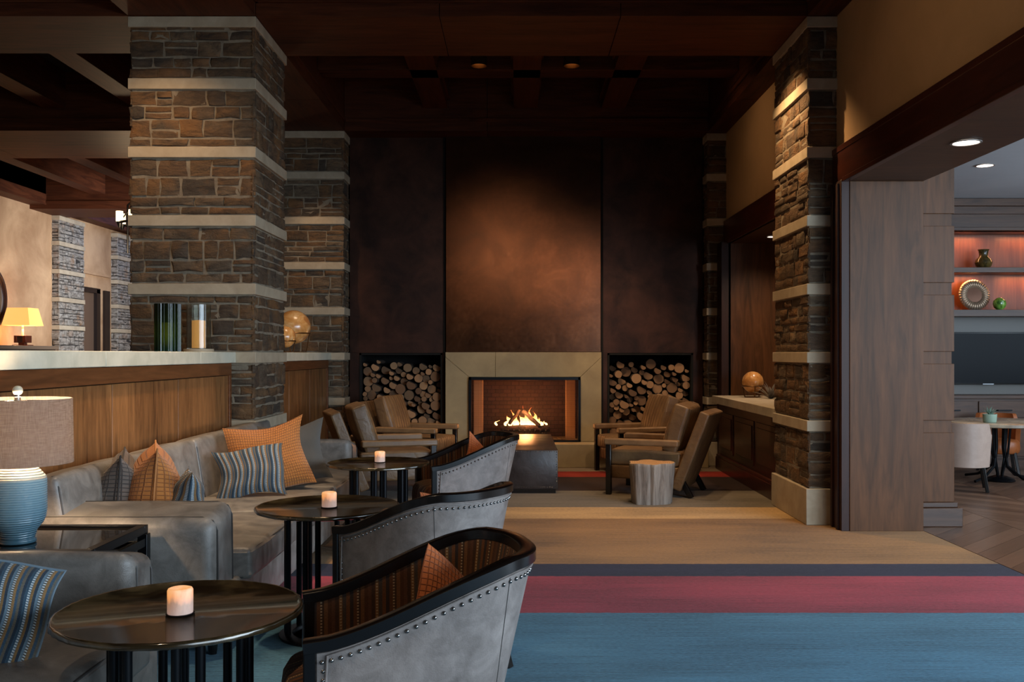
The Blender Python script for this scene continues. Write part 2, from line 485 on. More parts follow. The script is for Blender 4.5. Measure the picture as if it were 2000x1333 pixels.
        bm = bmesh.new(); bm.from_mesh(me); bmesh.ops.recalc_face_normals(bm, faces=bm.faces[:]); bm.to_mesh(me); bm.free()
        me.polygons.foreach_set('use_smooth', [True] * len(me.polygons))
        me.set_sharp_from_angle(angle=R(angle))
        me.update()
        o = bpy.data.objects.new(name, me); COL.objects.link(o)
        if parent: o.parent = parent
        if loc: o.location = loc
        if rot: o.rotation_euler = rot
        if bevel:
            b = o.modifiers.new('bevel', 'BEVEL'); b.width = bevel; b.segments = 2; b.limit_method = 'ANGLE'; b.angle_limit = R(40)
        return o

def tag(o, label, cat, group=None, kind=None):
    o['label'] = label; o['category'] = cat
    if group: o['group'] = group
    if kind: o['kind'] = kind
    return o
def thing(name, label, cat, loc=(0, 0, 0), rz=0, group=None):
    o = bpy.data.objects.new(name, None); COL.objects.link(o); o.location = loc; o.rotation_euler = (0, 0, rz)
    o.empty_display_size = .1
    return tag(o, label, cat, group)
def struct(name, b, mat, **k):
    o = b.build(name, mat, **k)
    if not k.get('parent'): o['kind'] = 'structure'
    return o
def copy_tree(o, parent=None):
    c = o.copy(); COL.objects.link(c)
    if parent: c.parent = parent
    for ch in list(o.children): copy_tree(ch, c)
    return c
def P(px, py, Y): return Vector(((px - 1010) / 1850 * Y, Y, EYE - (py - 692) / 1850 * Y))

XL, XR = -2.02, 2.24            # column faces towards the aisle
Y0, Y1 = 7.31, 8.29             # near columns
Y2, Y3 = 11.06, 12.04           # far columns
ZC = 3.93                       # underside of the big beams
BANDS = [.806 + .529 * k for k in range(7)]

# ================================================================== SETTING
struct('floor', B().box(-2.62, 3.03, -5, 12.6, -.1, 0), carpet())

def herringbone():
    b = B(); L, W_ = 1.05, .15
    x0, x1, y0, y1 = 3.035, 8.2, 2.0, 11.6
    i = 0
    c45 = math.cos(PI / 4)
    pitch = W_ / c45
    ncol = int((x1 - x0) / (L * c45)) + 2
    for cx in range(ncol):
        xa = x0 + cx * L * c45
        sgn = 1 if cx % 2 == 0 else -1
        n = int((y1 - y0 + L) / pitch) + 4
        for j in range(n):
            ya = y0 - L + j * pitch
            # chevron-cut board: a parallelogram between xa and xa+L*c45
            g = .0025
            xb = min(xa + L * c45, x1)
            if xb <= xa: continue
            dy = (xb - xa) * sgn
            off = 0 if sgn > 0 else L * c45
            q = [(xa + g, ya + off + g), (xb - g, ya + off + dy + g), (xb - g, ya + off + dy + pitch - g), (xa + g, ya + off + pitch - g)]
            if min(p[1] for p in q) > y1 or max(p[1] for p in q) < y0: continue
            top = [(p[0], p[1], .0) for p in q]; bot = [(p[0], p[1], -.02) for p in q]
            uvq = [(0 + j * .37, 0 + cx), (L + j * .37, 0 + cx), (L + j * .37, .15 + cx), (0 + j * .37, .15 + cx)]
            b.add(top + bot, [(0, 1, 2, 3), (0, 4, 5, 1), (1, 5, 6, 2), (2, 6, 7, 3), (3, 7, 4, 0)], [uvq] + [[(0, 0)] * 4] * 4)
    return b
struct('floor.001', herringbone(), plank_wood('herringbone_oak', '#3d2a20', '#7c5f4c', .35))
struct('floor.002', B().box(3.035, 8.2, -5, 12.0, -.1, -.012), plain('floor_groove', '#1c130e', .8))
struct('floor.003', B().box(-9.0, -2.62, -1, 22.2, .50, .60), plain('gallery_floor', '#5a4030', .5))

# --- partition panelling behind the sofa (face at X = -2.2)
def partition(name, y0, y1, seams):
    b = B(); b.cur = 2
    b.box(-2.60, -2.235, y0, y1, 0, 1.25)
    b.cur = 0
    edges = [y0] + [s for s in seams if y0 < s < y1] + [y1]
    for a, c in zip(edges, edges[1:]):
        b.box(-2.24, -2.215, a + .005, c - .005, .10, 1.155)
    b.cur = 1
    b.box(-2.24, -2.200, y0, y1, 1.16, 1.25)
    b.box(-2.24, -2.203, y0, y1, 0, .098)
    b.box(-2.24, -2.200, y1 - .045, y1, .1, 1.16)
    return struct(name, b, [M['panel'], M['rail'], M['ebony']], bevel=.003)
partition('wall_left', -1.0, 7.30, [.08 + 1.02 * k - 1.0 for k in range(1, 2)] + [1.10, 2.12, 3.14, 4.16, 5.18, 6.19])
partition('wall_left.001', 8.30, 11.05, [9.2, 10.12])

for nm, (a, c), lab in (('stone_countertop', (-1.0, 7.308), 'long pale stone ledge capping the panelled partition behind the grey sofa'),
                        ('stone_countertop', (8.292, 11.058), 'short pale stone ledge between the two banded columns, under the globes')):
    b = B(); ys = [a]
    while ys[-1] < c - 1.6: ys.append(ys[-1] + 1.5)
    ys.append(c)
    for p, q in zip(ys, ys[1:]): b.box(-2.65, -2.17, p + .001, q - .001, 1.252, 1.336)
    tag(b.build(nm, M['lime_cool'], bevel=.004), lab, 'countertop')

# --- masonry columns
def stone_face(b, ax, fixed, a0, a1, z0, z1, sign, rng):
    """Ashlar stones on one face of a column; ax = axis the courses run along."""
    z = z0 + .006
    ztop = z1 - .006
    courses = []
    while z < ztop - .03:
        h = rng.choice([.06, .08, .10, .125, .15])
        if ztop - (z + h) < .055: h = ztop - z
        courses.append((z, min(z + h, ztop))); z += h
    def quad(p0, p1, q0, q1):
        th = rng.uniform(.008, .022)
        g = .0065
        js = min(1.0, (q1 - q0) / .09, (p1 - p0) / .12)
        j = lambda s_=.010: rng.uniform(-s_, s_) * js
        ring = [(p0 + g + j(), q0 + g + j(.004)), ((p0 + p1) / 2 + j(.014), q0 + g + j(.011)), (p1 - g + j(), q0 + g + j(.004)), (p1 - g + j(.006), (q0 + q1) / 2),
                (p1 - g + j(), q1 - g + j(.004)), ((p0 + p1) / 2 + j(.014), q1 - g + j(.011)), (p0 + g + j(), q1 - g + j(.004)), (p0 + g + j(.006), (q0 + q1) / 2)]
        ring = [(min(max(u, a0 - .008), a1 + .008), w_) for u, w_ in ring]
        cu = sum(u for u, _ in ring) / 8; cv = sum(v for _, v in ring) / 8
        vs_ = []
        def pt(u, v, d):
            return (u, fixed + sign * d, v) if ax == 'x' else (fixed + sign * d, u, v)
        for u, v in ring: vs_.append(pt(u, v, 0))
        for u, v in ring: vs_.append(pt(u + (cu - u) * .02, v + (cv - v) * .04, th * .75 + j(.003)))
        for u, v in ring: vs_.append(pt(u + (cu - u) * .14, v + (cv - v) * .22, th + j(.005)))
        vs_.append(pt(cu, cv, th + j(.007)))
        fs = []
        for L_ in (0, 8):
            for k in range(8):
                k2 = (k + 1) % 8
                fs.append((L_ + k, L_ + k2, L_ + 8 + k2, L_ + 8 + k))
        for k in range(8): fs.append((16 + k, 16 + (k + 1) % 8, 24))
        b.add(vs_, fs)
    for ci, (q0, q1) in enumerate(courses):
        a = a0
        while a < a1 - .02:
            w_ = rng.uniform(.09, .30) * (1.0 if q1 - q0 > .08 else 1.4)
            if a1 - (a + w_) < .10: w_ = a1 - a
            t = rng.random()
            if t < .22 and q1 - q0 > .1:      # split course: two thin stones
                m = q0 + (q1 - q0) * rng.uniform(.4, .6)
                quad(a, a + w_, q0, m); 
                if w_ > .25 and rng.random() < .6:
                    c = a + w_ * rng.uniform(.35, .65); quad(a, c, m, q1); quad(c, a + w_, m, q1)
                else: quad(a, a + w_, m, q1)
            else: quad(a, a + w_, q0, q1)
            a += w_

def column(x0, x1, y0, y1, label, zlow=0.0, faces='fl', seed=1, bands=BANDS):
    rng = random.Random(seed)
    t = thing('stone_column', label, 'column', ((x0 + x1) / 2, (y0 + y1) / 2, zlow))
    cx, cy = (x0 + x1) / 2, (y0 + y1) / 2
    hx, hy = (x1 - x0) / 2, (y1 - y0) / 2
    core = B(); st = B()
    ins = .026; ic = .020
    core.box(-hx + ic, hx - ic, -hy + ic, hy - ic, 0, 3.90 - zlow)
    tiers = []
    lo = .28
    for zt in bands:
        tiers.append((lo, zt - .084)); lo = zt
    for (a, c) in tiers:
        if c <= zlow + .05: continue
        a = max(a, zlow)
        a -= zlow; c -= zlow
        stone_face(st, 'x', -hy + ins, -hx, hx, a, c, -1, rng)
        if 'r' in faces: stone_face(st, 'y', hx - ins, -hy, hy, a, c, 1, rng)
        if 'l' in faces: stone_face(st, 'y', -hx + ins, -hy, hy, a, c, -1, rng)
    core.build('mortar_core', M['joint' if zlow else 'mortar'], t)
    st.build('stonework', M['stone_pale' if zlow else 'stone'], t, angle=50)
    for k, zt in enumerate(bands):
        z1_, z0_ = zt - zlow, zt - .084 - zlow
        if z0_ < 0: continue
        cap = k == len(bands) - 1
        if cap: z1_ = ZC - .002 - zlow; z0_ = 3.846 - zlow
        B().box(-hx - .004, hx + .004, -hy - .004, hy + .004, z0_, z1_).build('cap' if cap else 'stone_band', M['lime'], t, bevel=.004)
    if zlow < .1:
        B().box(-hx - .012, hx + .012, -hy - .012, hy + .012, 0, .28).build('base', M['lime'], t, bevel=.005)
    return t
column(-3.0, XL, Y0, Y1, 'large banded stone column rising behind the long sofa', faces='rl', seed=11)
column(-3.0, XL, Y2, Y3 - .2, 'banded stone column at the hearth wall beside the panelled partition', faces='r', seed=12)
column(XR, XR + .36, Y0, Y1, 'spotlit banded stone column beside the wide wood-lined opening', faces='l', seed=13)
column(XR, XR + .36, Y2 + .12, Y3, 'banded stone column between the log niche and the globe ledge', faces='l', seed=14)
column(-9.2, -8.6, 17.8, 18.85, 'daylit stone column by the table lamp in the room beyond', .6, 'r', 15)
column(-9.2, -8.6, 20.4, 21.3, 'farthest daylit stone column past the doorway in the room beyond', .6, 'r', 16)

# --- right wall with two openings
b = B()
b.box(2.47, 3.02, -5, Y0 - .22, 2.88, 4.6)
b.box(2.47, 3.02, Y0 - .22, Y1 + .1, 0, 4.6)
b.box(2.47, 3.02, Y1 + .1, Y2 + .1, 2.88, 4.6)
b.box(2.47, 3.02, Y2 + .1, 12.3, 0, 4.6)
struct('wall_right', b, M['plaster'])
# casing, soffit and jamb linings of the near opening
b = B()
b.box(2.43, 2.47, -5, 7.30, 2.62, 2.885); b.box(2.425, 2.47, -5, 7.30, 2.845, 2.89); b.box(2.42, 2.47, -5, 7.06, 2.605, 2.64)
struct('trim_1', b, M['casing'], bevel=.004)
b = B()
b.box(2.44, 3.03, -5, 7.06, 2.61, 2.88)
struct('trim_2', b, M['cabinet'], bevel=.003)
b = B()
b.box(2.415, 2.475, 7.055, 7.295, 0, 2.62); b.box(2.40, 2.43, 7.10, 7.14, 0, 2.6); b.box(2.40, 2.43, 7.22, 7.26, 0, 2.6)
struct('trim_3', b, M['casing_z'], bevel=.003)
struct('trim_4', B().box(2.476, 3.025, 7.05, 7.31, 0, 2.609), M['jamb'], bevel=.003)
# far opening linings
b = B()
b.box(2.43, 2.47, Y1, Y2 + .1, 2.62, 2.885); b.box(2.42, 2.47, Y1, Y2 + .1, 2.60, 2.64)
struct('trim_5', b, M['casing'], bevel=.004)
b = B(); b.box(2.44, 3.24, Y1, Y2, 2.60, 2.88)
struct('trim_6', b, M['cabinet'], bevel=.003)
struct('trim_7', B().box(2.44, 3.24, Y2 - .12, Y2 + .10, .84, 2.60), M['jamb'], bevel=.003)
struct('trim_8', B().box(2.36, 2.47, Y2 - .12, Y2 + .12, 0, 2.62), M['casing_z'], bevel=.003)
struct('wall_right.001', B().box(3.24, 3.32, Y1 + .0, Y2 + .1, 0, 3.2), M['jamb'])
# paneled cabinet below the far ledge
b = B()
b.box(2.33, 3.24, Y1 + .01, Y2 - .12, 0, .755)
for (a, c) in ((Y1 + .12, 9.2), (9.3, 10.1), (10.2, 10.85)):
    b.box(2.32, 2.335, a, c, .22, .66)
    b.box(2.31, 2.325, a + .05, c - .05, .27, .61)
b.box(2.29, 2.34, Y1, Y2 - .12, 0, .14); b.box(2.30, 2.34, Y1, Y2 - .12, .14, .17)
struct('wall_right.002', b, M['casing'], bevel=.003)
tag(B().box(2.25, 3.235, Y1 + .02, Y2 - .125, .757, .842).build('window_seat_ledge', M['lime'], bevel=.004),
    'pale stone ledge in the far wood-lined opening, carrying the globe', 'ledge')

# wooden pilaster with raised panels in the dining room beyond
b = B()
b.box(3.03, 3.34, 7.28, 7.6, 0, 3.13)
lo = .18
for zt in BANDS:
    if lo > 3.0: break
    b.box(3.03, 3.352, 7.262, 7.30, lo + .005, min(zt - .090, 3.12)); lo = zt
struct('wall_right.003', b, M['jamb'], bevel=.003)
b = B(); b.box(3.02, 3.40, 7.22, 7.6, 0, .145); b.box(3.02, 3.37, 7.24, 7.6, .145, .185)
struct('baseboard_right', b, M['cabinet'], bevel=.006)

# dining room shell
struct('ceiling', B().box(3.02, 8.2, -1, 11.7, 3.13, 3.2), mottled('white_ceiling', '#a9abb0', '#b4b6ba', .8, .9, 0))
struct('wall_back', B().box(3.34, 8.2, 11.5, 11.6, 0, 3.13), M['cabinet'])

# hearth wall ------------------------------------------------------------
YP = 11.42
b = B()   # side sheets over the log niches
for (x0, x1, n0, n1) in ((-2.02, -.86, -1.90, -.90), (1.03, 2.24, 1.09, 2.12)):
    b.box(x0, n0, YP, YP + .1, .28, 1.34); b.box(n1, x1, YP, YP + .1, .28, 1.34)
    b.box(x0, x1, YP, YP + .1, 1.332, 3.95)
struct('wall_back.001', b, M['copper_side'], bevel=.003)
b = B()
b.box(-.855, 1.005, YP - .06, YP + .05, 1.345, 3.95)
struct('wall_back.002', b, M['copper'], bevel=.004)
b = B()
b.box(-.885, -.857, YP - .02, YP + .05, .28, 3.95); b.box(1.007, 1.035, YP - .02, YP + .05, .28, 3.95)
struct('trim_9', b, M['blackmat'])
b = B()    # niche boxes
for (n0, n1) in ((-1.90, -.90), (1.09, 2.12)):
    b.box(n0 - .02, n1 + .02, 12.1, 12.15, .28, 1.35); b.box(n0 - .03, n0, YP + .1, 12.1, .28, 1.35); b.box(n1, n1 + .03, YP + .1, 12.1, .28, 1.35)
    b.box(n0, n1, YP + .1, 12.1, 1.333, 1.36)
    f = .022
    b.box(n0, n0 + f, YP - .012, YP + .1, .28, 1.33); b.box(n1 - f, n1, YP - .012, YP + .1, .28, 1.33); b.box(n0, n1, YP - .012, YP + .1, 1.308, 1.331)
struct('wall_back.003', b, M['blackmat'])
struct('wall_back.004', B().box(-3.1, 3.0, 12.2, 12.3, 0, 4.8), M['blackmat'])

# raised hearth
tag(B().box(XL + .02, XR - .02, 10.98, 12.15, 0, .272).build('raised_hearth', M['surround'], bevel=.006),
    'low beige stone hearth bench running below the fireplace and log niches', 'hearth')
# fireplace
fp = thing('fireplace', 'beige stone fireplace with black framed mesh screen and burning fire', 'fireplace', (.075, 11.36, .274))
def fb(): return B()
ox, oz = .075, .274
Y_ = lambda y: y - 11.36
b = B()
def sbx(b, x0, x1, y0, y1, z0, z1): b.box(x0 - ox, x1 - ox, Y_(y0), Y_(y1), z0 - oz, z1 - oz)
# mitred surround slabs
xo0, xo1, xi0, xi1, zt, zi = -.855, 1.005, -.575, .755, 1.342, 1.045
def prism(b, poly, y0, y1):
    n = len(poly)
    v = [(x - ox, Y_(y0), z - oz) for x, z in poly] + [(x - ox, Y_(y1), z - oz) for x, z in poly]
    b.add(v, [tuple(range(n)), tuple(range(2 * n - 1, n - 1, -1))] + [(i, i + n, (i + 1) % n + n, (i + 1) % n) for i in range(n)])
g = .0015
prism(b, [(xo0, .276), (xi0, .276), (xi0, zi), (xo0, zt - .06)], 11.30, 11.45)
prism(b, [(xi1, .276), (xo1, .276), (xo1, zt - .06), (xi1, zi)], 11.30, 11.45)
prism(b, [(xo0, zt - .06 + g * 2), (xi0 + g, zi + g), (-.26, zi), (-.26, zt), (xo0, zt)], 11.30, 11.45)
prism(b, [(-.26 + 2 * g, zi), (xi1 - g, zi + g), (xo1, zt - .06 + g * 2), (xo1, zt), (-.26 + 2 * g, zt)], 11.30, 11.45)
b.build('surround', M['surround'], fp, bevel=.003)
b = B()
sbx(b, xi0 - .02, xi1 + .02, 12.02, 12.08, .276, 1.1)
sbx(b, xi0 - .0395, xi0, 11.45, 12.05, .276, 1.1); sbx(b, xi1, xi1 + .04, 11.45, 12.05, .276, 1.1); sbx(b, xi0, xi1, 11.45, 12.05, 1.045, 1.1)
s_ = NT('firebrick')
br = s_.n('TexBrick', Vector=s_.map(s_.obj(), (1, 1, 1), rot=(PI / 2, 0, 0)), Scale=5.0, Color1=lin('#3d2a20'), Color2=lin('#4a3226'), Mortar=lin('#2a1c15'))
s_.t.links.new(br.outputs[0], s_.b.inputs['Base Color']); s_.b.inputs['Roughness'].default_value = .9
b.build('firebox', s_.m, fp)
for (a, c) in ((xi0 + .04, xi0 + .15), (xi1 - .15, xi1 - .04)):
    b = B(); sbx(b, a, c, 11.70, 11.9, .276, 1.04); b.build('firebrick_pier', plain('pale_firebrick', '#b08a64', .9), fp)
b = B(); f = .03
sbx(b, xi0, xi0 + f, 11.25, 11.36, .276, 1.045); sbx(b, xi1 - f, xi1, 11.25, 11.36, .276, 1.045)
sbx(b, xi0, xi1, 11.25, 11.36, 1.01, 1.045); sbx(b, xi0, xi1, 11.25, 11.36, .276, .295)
b.build('screen_frame', M['black'], fp, bevel=.002)
# woven wire screen: real wires
b = B(); x = xi0 + f
while x < xi1 - f:
    sbx(b, x, x + .0022, 11.285, 11.287, .29, 1.01); x += .0165
z = .29
while z < 1.01:
    sbx(b, xi0 + f, xi1 - f, 11.283, 11.285, z, z + .0022); z += .0165
b.build('wire_mesh', M['black'], fp)

# ceiling ----------------------------------------------------------------
def beam(name, x0, x1, y0, y1, z0, z1, ax, seams=(), lip=True):
    b = B(); g = .003
    ed = [(x0 if ax == 'x' else y0)] + list(seams) + [(x1 if ax == 'x' else y1)]
    for a, c in zip(ed, ed[1:]):
        if ax == 'x': b.box(a + g, c - g, y0, y1, z0, z1)
        else: b.box(x0, x1, a + g, c - g, z0, z1)
    if lip:
        if ax == 'x':
            b.box(x0, x1, y0 - .025, y0 + .01, z0 + .10, z0 + .14); b.box(x0, x1, y1 - .01, y1 + .025, z0 + .10, z0 + .14)
        else:
            b.box(x0 - .025, x0 + .01, y0, y1, z0 + .10, z0 + .14); b.box(x1 - .01, x1 + .025, y0, y1, z0 + .10, z0 + .14)
    return struct(name, b, M['beam_x' if ax == 'x' else 'beam_y'], bevel=.003)
ti = [10]
def tn():
    ti[0] += 1; return 'trim_%d' % ti[0]
ZT = 4.62
beam(tn(), XL, XR, Y0, Y1, ZC, ZT, 'x', (-.6, .8))
beam(tn(), XL, XR, Y2, 12.2, ZC, ZT, 'x', (-.35,))
beam(tn(), XL, XR, 3.55, 4.53, ZC, ZT, 'x', (-.6, .8))
beam(tn(), -3.0, XL, -5, 12.2, ZC, ZT, 'y', (Y0 - .02, Y1 + .02, 9.7, Y2 - .02))
beam(tn(), XR, 2.47, -5, 12.2, ZC, ZT, 'y', (Y0, Y1, 9.7))
for xc in (-.95, .10, 1.12):
    beam(tn(), xc - .14, xc + .14, Y1, Y2, 4.19, ZT, 'y')
    beam(tn(), xc - .14, xc + .14, 4.53, Y0, 4.19, ZT, 'y')
beam(tn(), XL, XR, 9.56, 9.84, 4.19, ZT, 'x', lip=False)
# gallery (left) coffers
beam(tn(), -9.0, -3.0, Y0, 8.22, ZC, ZT, 'x', (-6.2,))
beam(tn(), -9.0, -3.0, Y2, 12.62, ZC, ZT, 'x', (-6.6, -3.9))
beam(tn(), -9.0, -3.0, 17.0, 18.1, ZC, ZT, 'x')
beam(tn(), -9.0, -3.0, 3.5, 4.5, ZC, ZT, 'x')
for k in range(6):
    xc = -3.45 - .13 - 1.06 * k + .3
    for (a, c) in ((4.5, Y0), (8.22, Y2), (12.62, 17.0)):
        beam(tn(), xc - .13, xc + .13, a, c, 4.19, ZT, 'y', lip=False)
beam(tn(), -8.9, -8.45, -1, 21.6, 4.0, ZT, 'y', lip=False)
struct('ceiling.001', B().box(-9.0, 3.0, -5, 22.2, ZT, ZT + .1), M['ceil'])
# gallery walls
b = B()
b.box(-8.9, -8.75, -1, 18.9, .6, 2.66); b.box(-8.9, -8.75, 19.78, 20.0, .6, 2.66); b.box(-8.9, -8.75, 20.25, 22.2, .6, 2.66)
b.box(-8.9, -8.75, -1, 22.2, 2.66, ZT)
struct('wall_left.002', b, M['plaster_gallery'])
struct('wall_back.005', B().box(-9.0, -3.0, 21.6, 21.7, .6, 4.6), M['plaster_gallery'])
b = B(); b.box(-8.82, -8.70, 18.88, 19.0, .6, 2.66); b.box(-8.82, -8.70, 19.62, 19.78, .6, 2.66); b.box(-8.82, -8.70, 18.9, 19.78, 2.58, 2.68)
b.box(-8.82, -8.70, 20.0, 20.25, .6, 2.66)
fr = struct('door_1', b, plain('dark_door_frame', '#1d120d', .5))
b = B(); b.box(-8.80, -8.77, 19.0, 19.62, .6, 2.58)
b.build('door_leaf', plain('door_leaf_brown', '#5f4a3a', .6), fr)
b = B(); b.box(-8.76, -8.70, 18.86, 20.3, 2.95, 3.0)
struct('trim_8.001', b, M['plaster_gallery'])
s_ = NT('blue_soffit_glow')
s_.set(Base_Color=lin('#1c3a6a'), Emission_Color=lin('#4a78c0'), Emission_Strength=1.8, Roughness=.1)
struct('soffit_glow_pane', B().box(-8.4, -6.2, 18.5, 21.3, 4.30, 4.32), s_.m)  # glowing pane added in place of a soffit turned blue by daylight
struct('wall_front', B().box(-9.0, 8.3, -5.1, -5.0, 0, 4.7), M['plaster'])
struct('wall_right.004', B().box(8.2, 8.3, -5, 11.6, 0, 3.2), M['plaster'])

# ================================================================== FIREPLACE CONTENTS
def log_mats(end, bark):
    s = NT('log_end_' + end[1:])
    ln = s.n('VectorMath', {'operation': 'LENGTH'}, i0=s.map(s.obj(), (1, 0, 1))).outputs['Value']
    rnd = s.n('ObjectInfo').outputs['Random']
    ring = s.math('SINE', s.math('ADD', s.math('MULTIPLY', ln, 520.0), s.math('MULTIPLY', s.noise(s.obj(), 20, 3), 7.0)))
    c = s.mix(s.math('MULTIPLY', s.math('ADD', ring, 1.0), .14), lin(end), lin('#5a3a24'))
    c = s.mix(s.math('MULTIPLY', rnd, .85), c, lin('#4f3524'))
    m1 = s.set(Base_Color=c, Roughness=.85)
    s = NT('log_bark_' + bark[1:])
    n = s.noise(s.map(s.obj(), (30, 5, 30)), 1.0, 6, .7)
    c = s.ramp(n, [(.35, bark), (.65, '#5b4838')]); s.bump(n, .8, .01)
    return [s.set(Base_Color=c, Roughness=.95), m1]
LM = log_mats('#b58a62', '#2a1d16')
def pack(x0, x1, z0, z1, n, seed):
    rng = random.Random(seed); out = []
    for i in range(n):
        out.append([rng.uniform(x0 + .05, x1 - .05), rng.uniform(z0 + .05, z1 * 1.2), rng.choice([.030, .036, .042, .05, .058, .068])])
    for it in range(500):
        for c in out:
            c[1] -= .0025
        for a in range(n):
            A_ = out[a]
            for c in range(a + 1, n):
                C_ = out[c]
                dx, dz = C_[0] - A_[0], C_[1] - A_[1]; d = math.hypot(dx, dz) + 1e-6; m = A_[2] + C_[2]
                if d < m:
                    k = (m - d) / d * .5; A_[0] -= dx * k; A_[1] -= dz * k; C_[0] += dx * k; C_[1] += dz * k
        for c in out:
            c[0] = min(max(c[0], x0 + c[2]), x1 - c[2]); c[1] = max(c[1], z0 + c[2])
    return [c for c in out if c[1] + c[2] < z1]
def make_log(r, L, rng):
    b = B(); seg = 14; split = rng.random()
    rad = []
    for k in range(seg):
        a = 2 * PI * k / seg; q = r * rng.uniform(.93, 1.03)
        if split < .5:      # split face: flatten one side
            cc = math.cos(a - 1.1)
            if cc > .25: q = min(q, r * .35 / cc)
        rad.append(q)
    vs_ = []; rings = [(-L / 2, .93), (-L / 2 + .006, 1.0), (0, 1.0), (L / 2, 1.0)]
    for (y, s_) in rings:
        for k in range(seg):
            a = 2 * PI * k / seg; vs_.append((rad[k] * s_ * math.cos(a), y, rad[k] * s_ * math.sin(a)))
    fs_ = []
    for i in range(len(rings) - 1):
        for k in range(seg): fs_.append((i * seg + k, i * seg + (k + 1) % seg, (i + 1) * seg + (k + 1) % seg, (i + 1) * seg + k))
    b.add(vs_, fs_, mat=0)
    b.add([vs_[k] for k in range(seg)], [tuple(range(seg))], mat=1)
    return b
for (x0, x1, n, seed, lab, grp) in ((-1.875, -.925, 138, 3, 'split firewood log in the stack nearest the panelled partition', 'firewood in the niche on the partition side'),
                                    (1.115, 2.095, 134, 5, 'split firewood log in the stack behind the stump side of the hearth', 'firewood in the niche on the globe side')):
    rng = random.Random(seed)
    for (x, z, r) in pack(x0, x1, .285, 1.27, n, seed):
        rr = r * .97
        o = make_log(rr, .36, rng).build('firewood_log', LM)
        o.location = (x, YP + .30 + rng.uniform(-.10, .05), z)
        o.rotation_euler = (0, 0, rng.uniform(-.05, .05))
        tag(o, lab, 'log', grp)
# fire
gr = thing('fire_grate', 'black iron grate under the burning logs', 'grate', (.09, 11.66, .276))
b = B()
for i in range(9):
    x = -.26 + .065 * i
    b.tube([(x, -.14, .12), (x, -.13, .075), (x, .12, .075), (x, .14, .13)], .008, 6)
b.build('bars', M['blackmat'], gr)
b = B()
for sx in (-.22, .22):
    b.tube([(sx, -.11, 0), (sx, -.11, .07), (sx, .11, .07), (sx, .11, 0)], .009, 6)
b.build('feet', M['blackmat'], gr)
CH = NT('charred_bark')
n = CH.noise(CH.obj(), 16, 6, .7); CH.bump(n, .8, .01)
CHm = CH.set(Base_Color=CH.ramp(n, [(.4, '#0c0706'), (.7, '#3a241a')]), Roughness=.95)
def blog(p, q, r, lab):
    b = B(); p, q = Vector(p), Vector(q); c = (p + q) / 2
    pts = [(p - c).lerp(q - c, i / 6) + Vector((random.uniform(-.006, .006), 0, random.uniform(-.006, .006))) for i in range(7)]
    b.tube(pts, r, 10, rs=[r * random.uniform(.9, 1.1) for _ in pts])
    o = b.build('burning_log', CHm); o.location = c
    tag(o, lab, 'log', 'logs burning in the fireplace')
blog((-.20, 11.62, .405), (.40, 11.62, .405), .042, 'long charred log lying across the front of the grate')
blog((-.17, 11.70, .40), (.36, 11.72, .41), .038, 'charred log lying behind the front log on the grate')
blog((-.10, 11.60, .46), (.03, 11.64, .64), .022, 'charred log leaning up on the partition side of the flames')
blog((.27, 11.60, .44), (.07, 11.64, .62), .026, 'charred log leaning up through the middle of the flames')
fl = NT('flame')
z = fl.n('SeparateXYZ', Vector=fl.obj()).outputs[2]
fz = fl.math('MULTIPLY', z, 3.6)
nn = fl.noise(fl.map(fl.obj(), (18, 18, 7)), 1.0, 3, .6, 1.2)
fcol = fl.ramp(fl.math('ADD', fz, fl.math('MULTIPLY', fl.math('SUBTRACT', nn, .5), .7)), [(.05, (1, .62, .22)), (.35, (1, .42, .10)), (.8, (1, .14, .02))])
em = fl.n('Emission', Color=fcol, Strength=fl.ramp(fz, [(0, 1.0), (1, .25)]))
emm = fl.n('Math', {'operation': 'MULTIPLY'}, i0=em.inputs[1].links[0].from_socket, i1=7.0)
fl.t.links.new(emm.outputs[0], em.inputs[1])
tr = fl.n('BsdfTransparent')
al = fl.ramp(fl.math('ADD', nn, fl.math('MULTIPLY', fl.math('SUBTRACT', fz, .4), .35)), [(.40, 0.0), (.62, 1.0)])
mx = fl.n('MixShader', i0=al, i1=em.outputs[0], i2=tr.outputs[0])
fl.t.links.new(mx.outputs[0], fl.o.inputs[0])
b = B(); rng = random.Random(4)
for (x, y, h, r) in ((-.09, 11.66, .13, .034), (-.035, 11.68, .19, .026), (.0, 11.68, .12, .03), (.07, 11.67, .12, .05), (.13, 11.70, .10, .05), (.17, 11.68, .22, .04), (.20, 11.70, .17, .035), (.24, 11.68, .10, .035), (-.14, 11.66, .07, .018), (.30, 11.67, .06, .022), (-.25, 11.68, .06, .014), (.36, 11.68, .05, .012), (.11, 11.72, .24, .02)):
    pr = []
    ph = rng.uniform(0, 6)
    pts = []; rs = []
    for i in range(10):
        t = i / 9
        pts.append((x - .09 + .028 * math.sin(ph + t * 4) * t * 1.5, y - 11.66 + .012 * math.cos(ph + t * 5), t * h)); rs.append(max(r * (math.sin(PI * min(t * .9 + .22, 1)) ** 1.1), .002))
    b.tube(pts, r, 10, rs=rs)
o = b.build('fire_flames', fl.m, loc=(.09, 11.66, .44)); tag(o, 'orange and yellow flames rising between the burning logs', 'flames', kind='stuff')
point('fire_light', (.10, 11.56, .60), 26, (1.0, .38, .12), .10)

